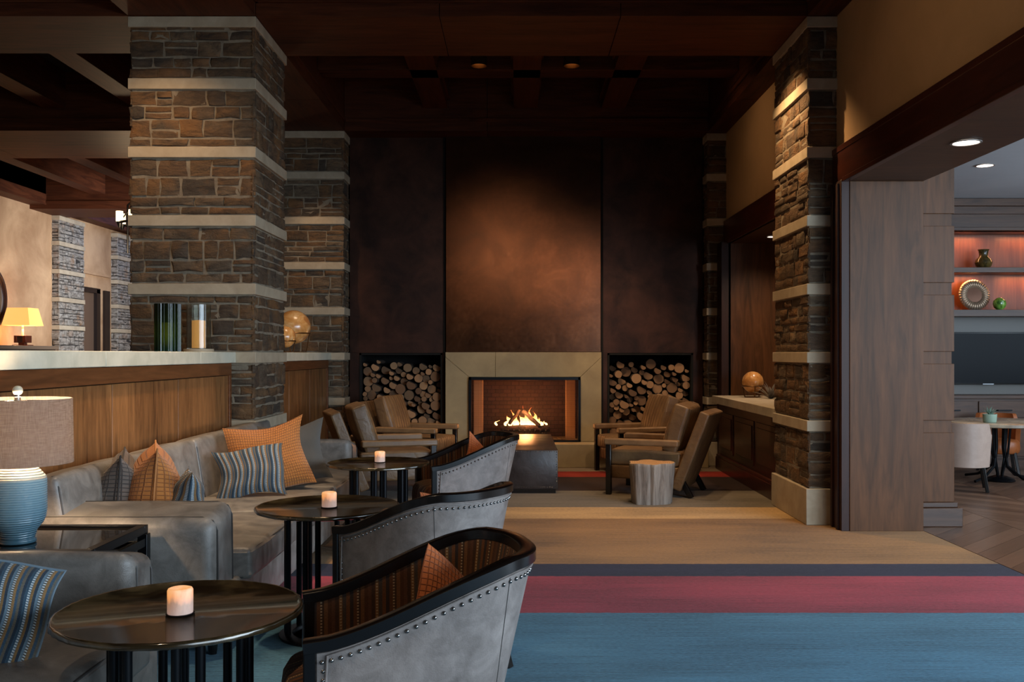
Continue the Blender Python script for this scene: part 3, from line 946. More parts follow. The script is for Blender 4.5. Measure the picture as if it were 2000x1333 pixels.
# ================================================================== FURNITURE
def cushion(name, w_, h_, t_, mat, label, loc, rot, group=None, pipe=None, seed=0, sub='piping', uvrot=False, sag=.0):
    """Knife-edge scatter cushion standing in the local XZ plane, thickness along Y, origin at its bottom edge."""
    root = thing(name, label, 'cushion', loc, 0, group); root.rotation_euler = rot
    rng = random.Random(seed); n = 18
    b = B(); ph = [rng.uniform(0, 6) for _ in range(6)]
    def pt(u, v, s_):
        k = 1 - .13 * (1 - abs(v) ** 2.2); kz = 1 - .13 * (1 - abs(u) ** 2.2)
        x = u * w_ / 2 * k; z = v * h_ / 2 * kz
        th = t_ / 2 * max(0, (1 - abs(u) ** 2.6)) ** .62 * max(0, (1 - abs(v) ** 2.6)) ** .62
        th *= 1 - .22 * max(v, 0)
        x += .012 * math.sin(ph[0] + v * 3); z += .012 * math.sin(ph[1] + u * 3) - sag * (1 - u * u) * max(v, 0)
        wr = .006 * math.sin(ph[2] + 5 * u + 3 * v) * math.sin(ph[3] + 6 * v - 2 * u) * min(1, th * 30)
        return (x, s_ * (th + wr), z + h_ / 2)
    for s_ in (-1, 1):
        vs_ = [pt(-1 + 2 * i / n, -1 + 2 * j / n, s_) for j in range(n + 1) for i in range(n + 1)]
        fs_ = []; us = []
        for j in range(n):
            for i in range(n):
                q = (j * (n + 1) + i, j * (n + 1) + i + 1, (j + 1) * (n + 1) + i + 1, (j + 1) * (n + 1) + i)
                fs_.append(q if s_ < 0 else q[::-1])
                uvq = [((-1 + 2 * a / n) * w_ / 2 + w_, (-1 + 2 * c / n) * h_ / 2 + h_) for a, c in ((i, j), (i + 1, j), (i + 1, j + 1), (i, j + 1))]
                if uvrot: uvq = [(q_[1], q_[0]) for q_ in uvq]
                us.append(uvq if s_ < 0 else uvq[::-1])
        b.add(vs_, fs_, us)
    b.build('cover', mat, root, angle=80)
    if pipe:
        e = B(); pts = []
        for i in range(n): pts.append(pt(-1 + 2 * i / n, -1, 0))
        for i in range(n): pts.append(pt(1, -1 + 2 * i / n, 0))
        for i in range(n): pts.append(pt(1 - 2 * i / n, 1, 0))
        for i in range(n): pts.append(pt(-1, 1 - 2 * i / n, 0))
        e.tube(pts, .0045, 6, closed=True); e.build(sub, pipe, root)
    return root

# ---- sofas
def sofa(label, Ya, Yb, far_arm=True, near_arm=True, arm=.30):
    t = thing('leather_sofa', label, 'sofa', (-1.7, (Ya + Yb) / 2, 0)); oy = (Ya + Yb) / 2; oxx = -1.7
    def bb(x0, x1, y0, y1, z0, z1, **k): return dict(a=(x0 - oxx, x1 - oxx, y0 - oy, y1 - oy, z0, z1), **k)
    def mk(nm, x0, x1, y0, y1, z0, z1, pipe=None, **k):
        b = B(); b.rbox(x0 - oxx, x1 - oxx, y0 - oy, y1 - oy, z0, z1, **k)
        return b.build(nm, M['leather'], t, angle=70)
    mk('frame', -2.16, -1.27, Ya + .04, Yb - .04, .07, .30, r=.02)
    # back: one outer shell plus separate upholstered sections, sloping rearwards
    mk('back_frame', -2.195, -2.08, Ya + .02, Yb - .02, .10, .72, r=.03)
    ia, ib = Ya + arm, Yb - arm
    nb = 4
    edges = [ia + .0 + (ib - ia) * i / nb for i in range(nb + 1)]
    edges[0] = Ya + .05; edges[-1] = Yb - .05
    for i in range(nb):
        b = B()
        y0, y1 = edges[i] + .003, edges[i + 1] - .003
        X = Matrix.Translation(Vector((-1.965 - oxx, 0, .36))) @ Matrix.Rotation(R(-8), 4, 'Y')
        b.rbox(-.13, .03, y0 - oy, y1 - oy, -.02, .43, r=.045, seg=4, cuts=5, puff=(.022, 0, .012), xf=X, wob=.0015)
        o = b.build('back_cushion', M['leather'], t, angle=80)
        e = B()
        pts = [X @ Vector((.03 + .004, y0 + .02 - oy, .0)), X @ Vector((.026, y0 + .012 - oy, .38)), X @ Vector((.0, y0 + .02 - oy, .428)), X @ Vector((0.0, y1 - .02 - oy, .428)), X @ Vector((.026, y1 - .012 - oy, .38)), X @ Vector((.034, y1 - .02 - oy, 0))]
        e.tube(pts, .0045, 6); e.build('piping', M['seam'], o)
    ns = 3
    for i in range(ns):
        y0 = ia + (ib - ia) * i / ns + .003; y1 = ia + (ib - ia) * (i + 1) / ns - .003
        b = B(); b.rbox(-1.97 - oxx, -1.225 - oxx, y0 - oy, y1 - oy, .28, .425, r=.03, seg=4, cuts=6, puff=(.012, 0, .016), wob=.002)
        o = b.build('seat_cushion', M['leather'], t, angle=80)
        e = B()
        for zz in (.413, .293):
            e.tube([(-1.88 - oxx, y0 + .006 - oy, zz), (-1.26 - oxx, y0 + .006 - oy, zz), (-1.232 - oxx, y0 + .03 - oy, zz), (-1.222 - oxx, (y0 + y1) / 2 - oy, zz), (-1.232 - oxx, y1 - .03 - oy, zz), (-1.26 - oxx, y1 - .006 - oy, zz), (-1.88 - oxx, y1 - .006 - oy, zz)], .0045, 6)
        e.build('piping', M['seam'], o)
    for (y0, y1, on, sg) in ((Ya, Ya + arm, near_arm, 1), (Yb - arm, Yb, far_arm, -1)):
        if not on: continue
        b = B(); bm = None
        # arm with a top that rises gently towards the seat side
        prof_y = [y0, y1]
        b.rbox(-2.14 - oxx, -1.30 - oxx, y0 - oy, y1 - oy, .07, .635, r=.05, seg=5, cuts=4, puff=(.006, .006, .006), wob=.0015)
        for i, p in enumerate(b.v):
            if p[2] > .5:
                u = (p[1] + oy - y0) / (y1 - y0); u = u if sg > 0 else 1 - u
                b.v[i] = (p[0], p[1], p[2] + (u - .6) * .05)
        o = b.build('arm', M['leather'], t, angle=80)
        e = B()
        for yy in (y0 + .045, y1 - .045):
            u = (yy - y0) / (y1 - y0); u = u if sg > 0 else 1 - u
            zt_ = .635 + (u - .6) * .05
            e.tube([(-2.05 - oxx, yy - oy, zt_ + .001), (-1.36 - oxx, yy - oy, zt_ + .001), (-1.315 - oxx, yy - oy, zt_ - .014), (-1.297 - oxx, yy - oy, zt_ - .055), (-1.293 - oxx, yy - oy, .3), (-1.296 - oxx, yy - oy, .10)], .0045, 6)
        e.build('piping', M['seam'], o)
    for y in (Ya + .12, (Ya + Yb) / 2, Yb - .12):
        for x in (-2.08, -1.34):
            B().lathe([(.018, 0), (.026, .075)], 12, c=(x - oxx, y - oy, 0)).build('foot', M['ebony'], t)
    return t
sofa('long grey leather sofa with piped cushions, under the panelled partition', 4.05, 7.70)
sofa('grey leather sofa cut off by the picture edge, holding a blue striped cushion', -.35, 3.40, arm=.22)

greyp = plain('dark_piping', '#3c3632', .7); orap = plain('orange_piping', '#b87a45', .8); blup = plain('blue_piping', '#6a7c88', .8)
SG = 'scatter cushions on the long sofa'
# loc, rot = (lean about local x first, then turn)
cushion('cushion', .42, .41, .26, M['greyq'], 'taupe grey quilted cushion nearest the lamp on the long sofa', (-1.955, 4.62, .425), (R(4), 0, R(110)), SG, greyp, 1)
cushion('cushion', .44, .44, .27, M['orange'], 'orange quilted cushion between two grey cushions behind the sofa arm', (-1.80, 4.64, .43), (R(4), 0, R(112)), SG, orap, 2)
cushion('cushion', .34, .33, .17, M['stripe_blue'], 'small striped cushion peeking over the sofa arm beside the orange one', (-1.63, 4.62, .43), (R(6), 0, R(112)), SG, None, 3)
cushion('cushion', .44, .33, .13, M['stripe_blue'], 'blue and brown striped lumbar cushion leaning in front of a big orange cushion', (-1.63, 5.84, .430), (R(-16), R(-6), R(12)), SG, None, 4)
cushion('cushion', .52, .47, .17, M['orange'], 'big orange quilted cushion leaning at the middle of the long sofa', (-1.56, 6.12, .425), (R(-18), R(-9), R(20)), SG, None, 5)
cushion('cushion', .46, .43, .14, M['dk_fabric'], 'dark grey cushion almost hidden behind the big orange cushion', (-1.48, 6.42, .43), (R(-14), R(-6), R(26)), SG, None, 6)
cushion('cushion', .44, .36, .15, M['stripe_blue'], 'blue striped cushion with dotted lines leaning on the nearest sofa arm', (-1.60, 2.66, .40), (R(-24), R(14), R(16)), None, blup, 7)

# ---- cocktail tables
def top_mat():
    s = NT('burnished_table_metal')
    n = s.noise(s.obj(), 3.2, 6, .6, 1.2)
    c = s.ramp(n, [(.32, '#15100b'), (.5, '#2f2618'), (.68, '#5a4b30')])
    s.bump(s.noise(s.obj(), 7, 3), .1, .004)
    return s.set(Base_Color=c, Roughness=s.ramp(n, [(.3, .10), (.7, .22)]), Specular_IOR_Level=.7, Metallic=.25, Coat_Weight=.4, Coat_Roughness=.08)
TM = top_mat()
def cocktail_table(x, y, label, rz):
    t = thing('cocktail_table', label, 'table', (x, y, 0), rz, 'round cocktail tables along the sofas')
    rng = random.Random(3)
    rip = lambda k, i: (.004 * math.sin(k * 2.9) + .003 * math.sin(k * 7.3)) if i < 5 else 0
    B().lathe([(.325, .586), (.335, .590), (.336, .602), (.331, .607), (.325, .606), (.318, .600), (.0001, .600)], 96, ripple=rip).build('table_top', TM, t, angle=60)
    b = B(); b.lathe([(.20, .572), (.205, .575), (.205, .586)], 48); b.build('top_ring', M['black'], t)
    for k in range(12):
        a = 2 * PI * (k + .35) / 12 + (.10 if k % 2 else -.10)
        B().lathe([(.0135, .018), (.0135, .574)], 14, c=(.188 * math.cos(a), .188 * math.sin(a), 0)).build('leg', M['black'], t)
    B().lathe([(.222, 0), (.226, .004), (.224, .012), (.205, .018), (.165, .018), (.160, .012), (.158, 0)], 48).build('base_ring', M['black'], t)
    return t
TB = [(-.945, 2.66), (-.893, 4.47), (-.915, 6.25)]
cocktail_table(*TB[0], 'round dark metal table with a slatted tube base in front of the nearest sofa', 0)
cocktail_table(*TB[1], 'round dark metal table between the long sofa and the middle barrel chair', .4)
cocktail_table(*TB[2], 'round dark metal table by the far end of the long sofa, below the tan armchairs', .8)
for (px, py, i, lab) in ((352, 1199, 0, 'glowing candle on the table in front of the nearest sofa'), (643, 991, 1, 'glowing candle on the table beside the middle barrel chair'), (742, 903, 2, 'glowing candle on the table nearest the fireplace')):
    Yc = 1850 * (EYE - .601) / (py - 692)
    X = (px - 1010) / 1850 * Yc
    c = thing('pillar_candle', lab, 'candle', (X, Yc, .600), 0, 'pillar candles on the cocktail tables')
    B().lathe([(.034, .003), (.0345, .008), (.0345, .066), (.032, .071), (.026, .073), (.020, .068), (.0001, .066)], 32).build('wax', wax(), c, angle=60)
    B().lathe([(.037, 0), (.039, .003), (.037, .004), (.0001, .004)], 32).build('coaster', M['black'], c)

# ---- barrel chairs
def barrel_chair(x, y, rz, label):
    t = thing('barrel_chair', label, 'armchair', (x, y, 0), rz, 'barrel chairs facing the sofas')
    # plan curve of the rail (front at -x)
    pts = []
    N1, N2 = 16, 26
    for i in range(N1): 
        u = i / N1; pts.append((-.30 + .34 * u, -(.248 + .022 * math.sin(u * PI / 2))))
    for i in range(N2 + 1):
        a = -PI / 2 + PI * i / N2
        ca, sa = math.cos(a), math.sin(a)
        pts.append((.04 + .27 * abs(ca) ** .78, .270 * math.copysign(abs(sa) ** .80, sa)))
    for i in range(N1 - 1, -1, -1):
        u = i / N1; pts.append((-.30 + .34 * u, (.248 + .022 * math.sin(u * PI / 2))))
    n = len(pts)
    nor = []
    for i in range(n):
        a = pts[max(i - 1, 0)]; c = pts[min(i + 1, n - 1)]
        d = Vector((c[0] - a[0], c[1] - a[1], 0)).normalized(); nor.append(Vector((d.y, -d.x, 0)))
    sl = [0]
    for i in range(1, n): sl.append(sl[-1] + math.hypot(pts[i][0] - pts[i - 1][0], pts[i][1] - pts[i - 1][1]))
    L = sl[-1]
    def zt(x_):
        u = min(max((x_ + .27) / .50, 0), 1); u = .55 * u + .45 * (u * u * (3 - 2 * u)); return .585 + .175 * u
    top = [Vector((p[0], p[1], zt(p[0]))) for p in pts]
    def taper(x_, z): return -(zt(x_) - z) * (.03 + .20 * min(max((x_ + .05) / .36, 0), 1))
    # rail and front posts in one bent piece
    rp = [top[0] - Vector((.017, 0, .004))] + top[1:-1] + [top[-1] - Vector((.017, 0, .004))]
    sd = [nor[0]] + nor[1:-1] + [nor[-1]]
    B().sweep(rp, sd, .046, .034, .22).build('rail', M['ebony'], t, angle=50)
    for k in (0, -1):
        B().sweep([Vector((pts[k][0], pts[k][1], z)) for z in (0, .3, .575)], [nor[k]] * 3, .0455, .034, .22).build('front_post', M['ebony'], t, angle=50)
    # outer leather shell
    rows = 8
    def shell(off, lo, hi, uvo=0, i0=0, i1=n - 1, tp=1.0):
        vs_ = []; uvv = []
        for i in range(i0, i1 + 1):
            zz1 = zt(pts[i][0]) - hi
            for r in range(rows + 1):
                z = lo + (zz1 - lo) * r / rows
                o_ = off + taper(pts[i][0], z) * tp
                p = Vector((pts[i][0], pts[i][1], z)) + nor[i] * o_
                vs_.append(p); uvv.append((sl[i] + .5, z))
        fs_ = []; us = []
        for i in range(i1 - i0):
            for r in range(rows):
                q = (i * (rows + 1) + r, (i + 1) * (rows + 1) + r, (i + 1) * (rows + 1) + r + 1, i * (rows + 1) + r + 1)
                fs_.append(q); us.append([uvv[a] for a in q])
        return vs_, fs_, us
    b = B(); v1, f1, u1 = shell(.014, .13, .016); b.add(v1, f1, u1)
    o1 = b.build('outer_shell', M['leather_c'], t, angle=60)
    b = B(); v2, f2, u2 = shell(-.018, .13, .010, tp=1.0); b.add(v2, [q[::-1] for q in f2], [u[::-1] for u in u2])
    b.build('inner_panel', M['stripe_brown'], t, angle=60)
    # bottom rail closes the shell
    b = B(); vs_ = []
    for i in range(n):
        for off, z in ((.014, .13), (-.03, .13), (-.03, .105), (.010, .105)):
            vs_.append(Vector((pts[i][0], pts[i][1], z)) + nor[i] * (off + taper(pts[i][0], .13)))
    fs_ = []
    for i in range(n - 1):
        for k in range(4): fs_.append((i * 4 + k, i * 4 + (k + 1) % 4, (i + 1) * 4 + (k + 1) % 4, (i + 1) * 4 + k))
    b.add(vs_, fs_); b.build('bottom_rail', M['ebony'], t)
    # piping + nailheads
    b = B()
    def onshell(i, dz, off):
        z = zt(pts[i][0]) - dz; return Vector((pts[i][0], pts[i][1], z)) + nor[i] * (off + taper(pts[i][0], z))
    b.tube([Vector((pts[0][0] + .022, pts[0][1], .16)) + nor[0] * .016] + [onshell(i, .026, .018) for i in range(2, n - 2)] + [Vector((pts[-1][0] + .022, pts[-1][1], .16)) + nor[-1] * .016], .003, 6)
    b.build('piping', M['leather_c'], o1)
    for i in (N1 + 5, n - 1 - N1 - 5):
        B().tube([onshell(i, .03 + (zt(pts[i][0]) - .16) * q / 8, .0142) for q in range(9)], .0013, 5).build('seam', M['seam'], o1)
    b = B(); step = .0235; s_ = .03
    def lathe_nail(p, nrm, r=.0062):
        q = nrm.to_track_quat('Z', 'Y').to_matrix().to_4x4(); X = Matrix.Translation(p) @ q
        b.lathe([(r, 0), (r * .85, r * .45), (r * .45, r * .75), (.0002, r * .85)], 8, xf=X, cap=False)
    while s_ < L - .03:
        i = max(k for k in range(n) if sl[k] <= s_); f_ = (s_ - sl[i]) / (sl[i + 1] - sl[i])
        p = onshell(i, .042, .015).lerp(onshell(i + 1, .042, .015), f_); lathe_nail(p, nor[i].lerp(nor[i + 1], f_).normalized()); s_ += step
    for e_, k in ((0, 0), (-1, -1)):
        z = .52
        while z > .16:
            lathe_nail(Vector((pts[k][0] + .032, pts[k][1], z)) + nor[k] * .0135, nor[k]); z -= step
    o = b.build('nailhead_trim', M['nail'], t, angle=80); o['kind'] = 'stuff'
    # inside nailheads
    # seat: deep cushion following the curve and bulging past the posts
    b = B(); outline = []
    K = 40
    for k in range(K):
        a = 2 * PI * k / K; ca, sa = math.cos(a), math.sin(a)
        ex = .55
        outline.append((-.075 + (.305 if ca < 0 else .27) * math.copysign(abs(ca) ** ex, ca), .208 * math.copysign(abs(sa) ** ex, sa)))
    lv = [(.90, .225), (.98, .235), (1.0, .26), (1.0, .38), (.98, .425), (.93, .45), (.8, .462), (.5, .468), (.02, .47)]
    vs_ = []; 
    for (s2, z) in lv:
        for (a, c) in outline: vs_.append((-.075 + (a + .075) * s2, c * s2, z))
    fs_ = []; us = []
    for r in range(len(lv) - 1):
        for k in range(K):
            q = (r * K + k, r * K + (k + 1) % K, (r + 1) * K + (k + 1) % K, (r + 1) * K + k); fs_.append(q)
            us.append([(vs_[a][1] + .5, vs_[a][0] + vs_[a][2] + 1) for a in q])
    fs_.append(tuple(range(K - 1, -1, -1))); us.append([(0, 0)] * K)
    b.add(vs_, fs_, us); b.build('seat', M['stripe_brown'], t, angle=70)
    b = B(); b.box(-.30, .16, -.225, .225, .15, .235); b.build('seat_frame', M['ebony'], t, bevel=.005)
    for sy in (-1, 1):
        B().sweep([Vector((.24, sy * .17, .12)), Vector((.27, sy * .18, 0))], [(0, 1, 0)] * 2, .035, .035).build('rear_leg', M['ebony'], t)
    return t
barrel_chair(-.285, 2.70, R(13), 'foreground barrel chair with striped lining and an orange cushion in full view')
barrel_chair(-.36, 4.00, R(-36), 'middle barrel chair turned away, showing its grey leather back')
barrel_chair(-.325, 6.42, R(18), 'barrel chair nearest the fireplace with its striped seat showing')
cushion('cushion', .36, .34, .13, M['orange_r'], 'rust orange cushion standing in the foreground barrel chair', (-.235, 2.65, .395), (R(-20), R(36), R(30)), 'rust cushions in the barrel chairs', None, 11)
cushion('cushion', .36, .34, .13, M['orange_r'], 'rust orange cushion of which only a tip shows in the middle barrel chair', (-.24, 3.96, .40), (R(-12), R(4), R(50)), 'rust cushions in the barrel chairs', None, 12)
cushion('cushion', .36, .34, .13, M['orange_r'], 'rust orange cushion lying in the barrel chair nearest the fireplace', (-.30, 6.40, .41), (R(-18), R(36), R(34)), 'rust cushions in the barrel chairs', None, 13)

# ---- fireside armchairs (front at -x)
def lounge(x, y, rz, label):
    t = thing('lounge_armchair', label, 'armchair', (x, y, 0), rz, 'tan armchairs around the hearth table')
    for sy in (-1, 1):
        B().box(-.395, -.345, sy * .335 - .024, sy * .335 + .024, 0, .475).build('leg', M['ebony'], t, bevel=.004)
        B().sweep([Vector((.30, sy * .28, .18)), Vector((.40, sy * .28, 0))], [(0, 1, 0)] * 2, .045, .05).build('rear_leg', M['ebony'], t)
        B().rbox(-.405, .30, sy * .335 - .045, sy * .335 + .045, .47, .53, r=.022, seg=4, cuts=3, wob=.001).build('arm', M['tan_plain'], t, angle=70)
    B().rbox(-.36, .32, -.30, .30, .15, .275, r=.015).build('seat_frame', M['tan'], t, angle=70)
    B().rbox(-.385, .30, -.293, .293, .278, .415, r=.035, seg=4, cuts=6, puff=(.012, 0, .018), wob=.002).build('seat_cushion', M['tan'], t, angle=80)
    X = Matrix.Translation(Vector((.27, 0, .20))) @ Matrix.Rotation(R(21), 4, 'Y')
    B().rbox(-.01, .085, -.33, .33, -.12, .64, r=.035, seg=4, cuts=5, puff=(.006, 0, .006), xf=X).build('backrest', M['tan'], t, angle=80)
    X2 = Matrix.Translation(Vector((.245, 0, .40))) @ Matrix.Rotation(R(17), 4, 'Y')
    B().rbox(-.14, .0, -.255, .255, -.01, .44, r=.062, seg=5, cuts=6, puff=(.03, .01, .01), xf=X2, wob=.004).build('back_pillow', M['tan'], t, angle=80)
    return t
LG = (('tan channelled armchair beside the wood stump, showing its ribbed back', (.87, 8.97), (1.09, 9.49)),
      ('tan channelled armchair in front of the log niche on the stump side', (1.085, 10.14), (.90, 10.72)),
      ('tan channelled armchair closest to the far end of the long sofa', (-.76, 8.80), (-.975, 9.46)),
      ('tan channelled armchair in front of the log niche on the sofa side', (-.87, 10.10), (-.694, 10.70)))
for k, (lab, n_, f_) in enumerate(LG):
    n_, f_ = Vector(n_), Vector(f_); mid = (n_ + f_) / 2; d = (f_ - n_).normalized()
    rear = Vector((d.y, -d.x)) if k < 2 else Vector((-d.y, d.x))      # away from the hearth table
    c = mid + rear * .385
    lounge(c.x, c.y, math.atan2(rear.y, rear.x), lab)

# ---- studded leather hearth table
t = thing('studded_coffee_table', 'long dark brown leather box table with nailhead edges before the fireplace', 'coffee table', (.085, 9.86, 0))
B().rbox(-.30, .30, -.90, .90, .04, .41, r=.008, seg=2).build('body', M['otto'], t, angle=40)
B().box(-.28, .28, -.88, .88, 0, .05).build('plinth', M['ebony'], t)
b = B()
def nails(p, q, nrm, step=.0215, r=.0048):
    p, q = Vector(p), Vector(q); m = int((q - p).length / step); X0 = Vector(nrm).to_track_quat('Z', 'Y').to_matrix().to_4x4()
    for i in range(m + 1): b.lathe([(r, 0), (r * .8, r * .5), (.0002, r * .85)], 6, xf=Matrix.Translation(p.lerp(q, i / m)) @ X0, cap=False)
for z in (.397, .06): nails((-.29, -.9, z), (.29, -.9, z), (0, -1, 0))
for x in (-.288, .288): nails((x, -.9, .07), (x, -.9, .39), (0, -1, 0))
for z in (.397, .06): nails((.3, -.89, z), (.3, .89, z), (1, 0, 0)); nails((-.3, -.89, z), (-.3, .89, z), (-1, 0, 0))
o = b.build('nailhead_trim', M['nail'], t, angle=80); o['kind'] = 'stuff'

# ---- stump
def stump():
    s = NT('weathered_stump_side')
    n = s.noise(s.map(s.obj(), (22, 22, 1.6)), 1.0, 7, .65, .6)
    c = s.ramp(n, [(.3, '#5c5148'), (.5, '#8d8278'), (.7, '#a79d92')]); s.bump(n, .9, .012)
    m1 = s.set(Base_Color=c, Roughness=.9)
    s = NT('stump_top')
    ln = s.n('VectorMath', {'operation': 'LENGTH'}, i0=s.map(s.obj(), (1, 1, 0))).outputs['Value']
    rg = s.math('SINE', s.math('ADD', s.math('MULTIPLY', ln, 330), s.math('MULTIPLY', s.noise(s.obj(), 9, 3), 8.0)))
    c = s.mix(s.math('MULTIPLY', s.math('ADD', rg, 1), .2), lin('#b98f62'), lin('#7d5836'))
    m2 = s.set(Base_Color=c, Roughness=.8)
    b = B(); seg = 72; rng = random.Random(9)
    lob = [rng.uniform(-1, 1) for _ in range(8)]
    def rad(a, z):
        r = .192 + .010 * math.sin(2 * a + 1) + .008 * math.sin(3 * a + 2.2) + .006 * math.sin(7 * a + z * 3) + .004 * math.sin(13 * a + 1.1 + z * 2) + .003 * math.sin(23 * a)
        r -= .022 * math.exp(-((a - 4.55) / .08) ** 2)       # deep split facing the room
        return r * (1 - .12 * (1 - z / .36) ** 1.0)
    zs = [0, .03, .10, .18, .26, .33, .352, .358]
    vs_ = []
    for i, z in enumerate(zs):
        for k in range(seg):
            a = 2 * PI * k / seg; r = rad(a, z) * (1 if i < 7 else .975); vs_.append((r * math.cos(a), r * math.sin(a), z + (.004 * math.sin(5 * a) if z > .3 else 0)))
    fs_ = [(i * seg + k, i * seg + (k + 1) % seg, (i + 1) * seg + (k + 1) % seg, (i + 1) * seg + k) for i in range(7) for k in range(seg)]
    b.add(vs_, fs_, mat=0)
    tv = vs_[7 * seg:]; mid = [(x * .5, y * .5, z + .001) for x, y, z in tv]
    b.add(tv + mid, [(k, (k + 1) % seg, seg + (k + 1) % seg, seg + k) for k in range(seg)], mat=1); b.add(mid, [tuple(range(seg))], mat=1)
    b.add(vs_[:seg], [tuple(range(seg - 1, -1, -1))], mat=0)
    return b.build('tree_stump_table', [m1, m2], loc=(1.19, 8.42, 0), angle=60)
tag(stump(), 'weathered grey tree stump side table in front of a tan armchair', 'side table')

# ---- end table with lamp
t = thing('end_table', 'low black framed side table with glossy top between the two sofas', 'table', (-1.86, 3.735, 0))
b = B(); f = .035
for (x0, x1, y0, y1) in ((-.30, .30, -.27, -.27 + f), (-.30, .30, .27 - f, .27), (-.30, -.30 + f, -.27 + f, .27 - f), (.30 - f, .30, -.27 + f, .27 - f)): b.box(x0, x1, y0, y1, .565, .60)
b.build('top_frame', M['black'], t, bevel=.002)
B().box(-.30 + f, .30 - f, -.27 + f, .27 - f, .57, .59).build('top_panel', plain('smoked_mirror', '#5a5148', .04, .9), t)
for sx in (-1, 1):
    for sy in (-1, 1):
        B().box(sx * .29 - .02, sx * .29 + .02, sy * .25 - .02, sy * .25 + .02, 0, .565).build('leg', M['black'], t, bevel=.002)
b = B(); b.box(-.27, .27, -.262, -.242, .50, .53); b.box(-.27, .27, .242, .262, .50, .53); b.box(.284, .305, -.23, .23, .515, .548); b.build('apron', M['black'], t)

t = thing('table_lamp', 'table lamp with ribbed blue ceramic body and grey linen drum shade', 'lamp', (-1.93, 3.66, .591))
s = NT('ribbed_blue_ceramic')
zz = s.n('SeparateXYZ', Vector=s.obj()).outputs[2]
rb = s.math('SINE', s.math('ADD', s.math('MULTIPLY', zz, 700.0), s.math('MULTIPLY', s.noise(s.obj(), 5, 2), 6.0)))
c = s.ramp(s.math('MULTIPLY', zz, 3.2), [(.0, '#3a5a68'), (.25, '#5d7f8f'), (.78, '#86a4ae'), (.80, '#c9c4b0'), (1, '#cfc9b4')])
c = s.mix(s.math('MULTIPLY', s.math('ADD', rb, 1), .18), c, lin('#3b5968'))
s.bump(rb, .6, .002)
cer = s.set(Base_Color=c, Roughness=.22)
B().lathe([(.060, .0), (.066, .003), (.066, .012), (.060, .018), (.064, .03), (.070, .05), (.090, .075), (.101, .10), (.104, .13), (.103, .24), (.100, .255), (.075, .285), (.058, .30), (.056, .325), (.0001, .326)], 64).build('body', cer, t, angle=60)
B().lathe([(.011, .325), (.011, .60), (.0001, .6)], 12).build('stem', M['nail'], t)
sh = linen('lamp_linen', '#8a7f78', '#b3a79e', .65)
B().lathe([(.196, .307), (.198, .307), (.194, .557), (.192, .557), (.196, .307)], 64, cap=False).build('lamp_shade', sh, t, angle=60)
b = B()
for k in range(3):
    a = 2 * PI * k / 3; b.tube([(0, 0, .55), (.19 * math.cos(a), .19 * math.sin(a), .55)], .002, 5)
b.build('shade_ring', M['nail'], t)
b = B(); b.lathe([(.008, .556), (.012, .564), (.008, .57)], 16); b.sphere(.019, (0, 0, .588), 20, 12); b.build('finial', plain('ivory_finial', '#cfc6ae', .3), t)
B().sphere(.03, (0, 0, .42), 16, 10).build('bulb', glow('warm_bulb', '#ffd9a0', 5), t)
point('lamp_bulb_light', (-1.93, 3.66, .591 + .47), 42, (1, .70, .42), .04)

# ---- things on the ledges
s = NT('ribbed_green_glass')
zz = s.n('SeparateXYZ', Vector=s.obj()).outputs[2]
s.set(Base_Color=s.ramp(s.math('MULTIPLY', zz, 3.0), [(0, '#0f3a2c'), (.35, '#3c5a22'), (1, '#1a2414')]), Roughness=.08, Transmission_Weight=.85, IOR=1.3)
def hur(x, y, lab, shell, mat, candle=True):
    t = thing('hurricane_candle_holder', lab, 'candle holder', (x, y, 1.337)); return t
t = hur(-2.42, 6.56, 'ribbed green glass cylinder on the stone ledge with a candle inside', None, None)
rip = lambda k, i: .035 * (1 if k % 4 < 2 else -1) if i < 2 else 0
B().lathe([(.086, 0), (.086, .33), (.078, .33), (.078, .008), (.0001, .008)], 96, ripple=rip, cap=True).build('glass_cylinder', s.m, t, angle=30)
B().lathe([(.04, .009), (.04, .20), (.0001, .2)], 24).build('candle', wax(), t)
t = hur(-2.40, 7.14, 'clear glass hurricane with a tall cream candle on a stone foot', None, None)
B().lathe([(.108, 0), (.110, .004), (.110, .022), (.0001, .022)], 40).build('foot', M['lime'], t)
B().lathe([(.088, .023), (.088, .355), (.085, .355), (.085, .027), (.0001, .027)], 48).build('glass_cylinder', glass('clear_glass', '#e4e6dc', .14), t, angle=50)
B().lathe([(.05, .028), (.05, .235), (.0001, .24)], 28).build('candle', glow('lit_cream_candle', '#e8a860', .45), t)

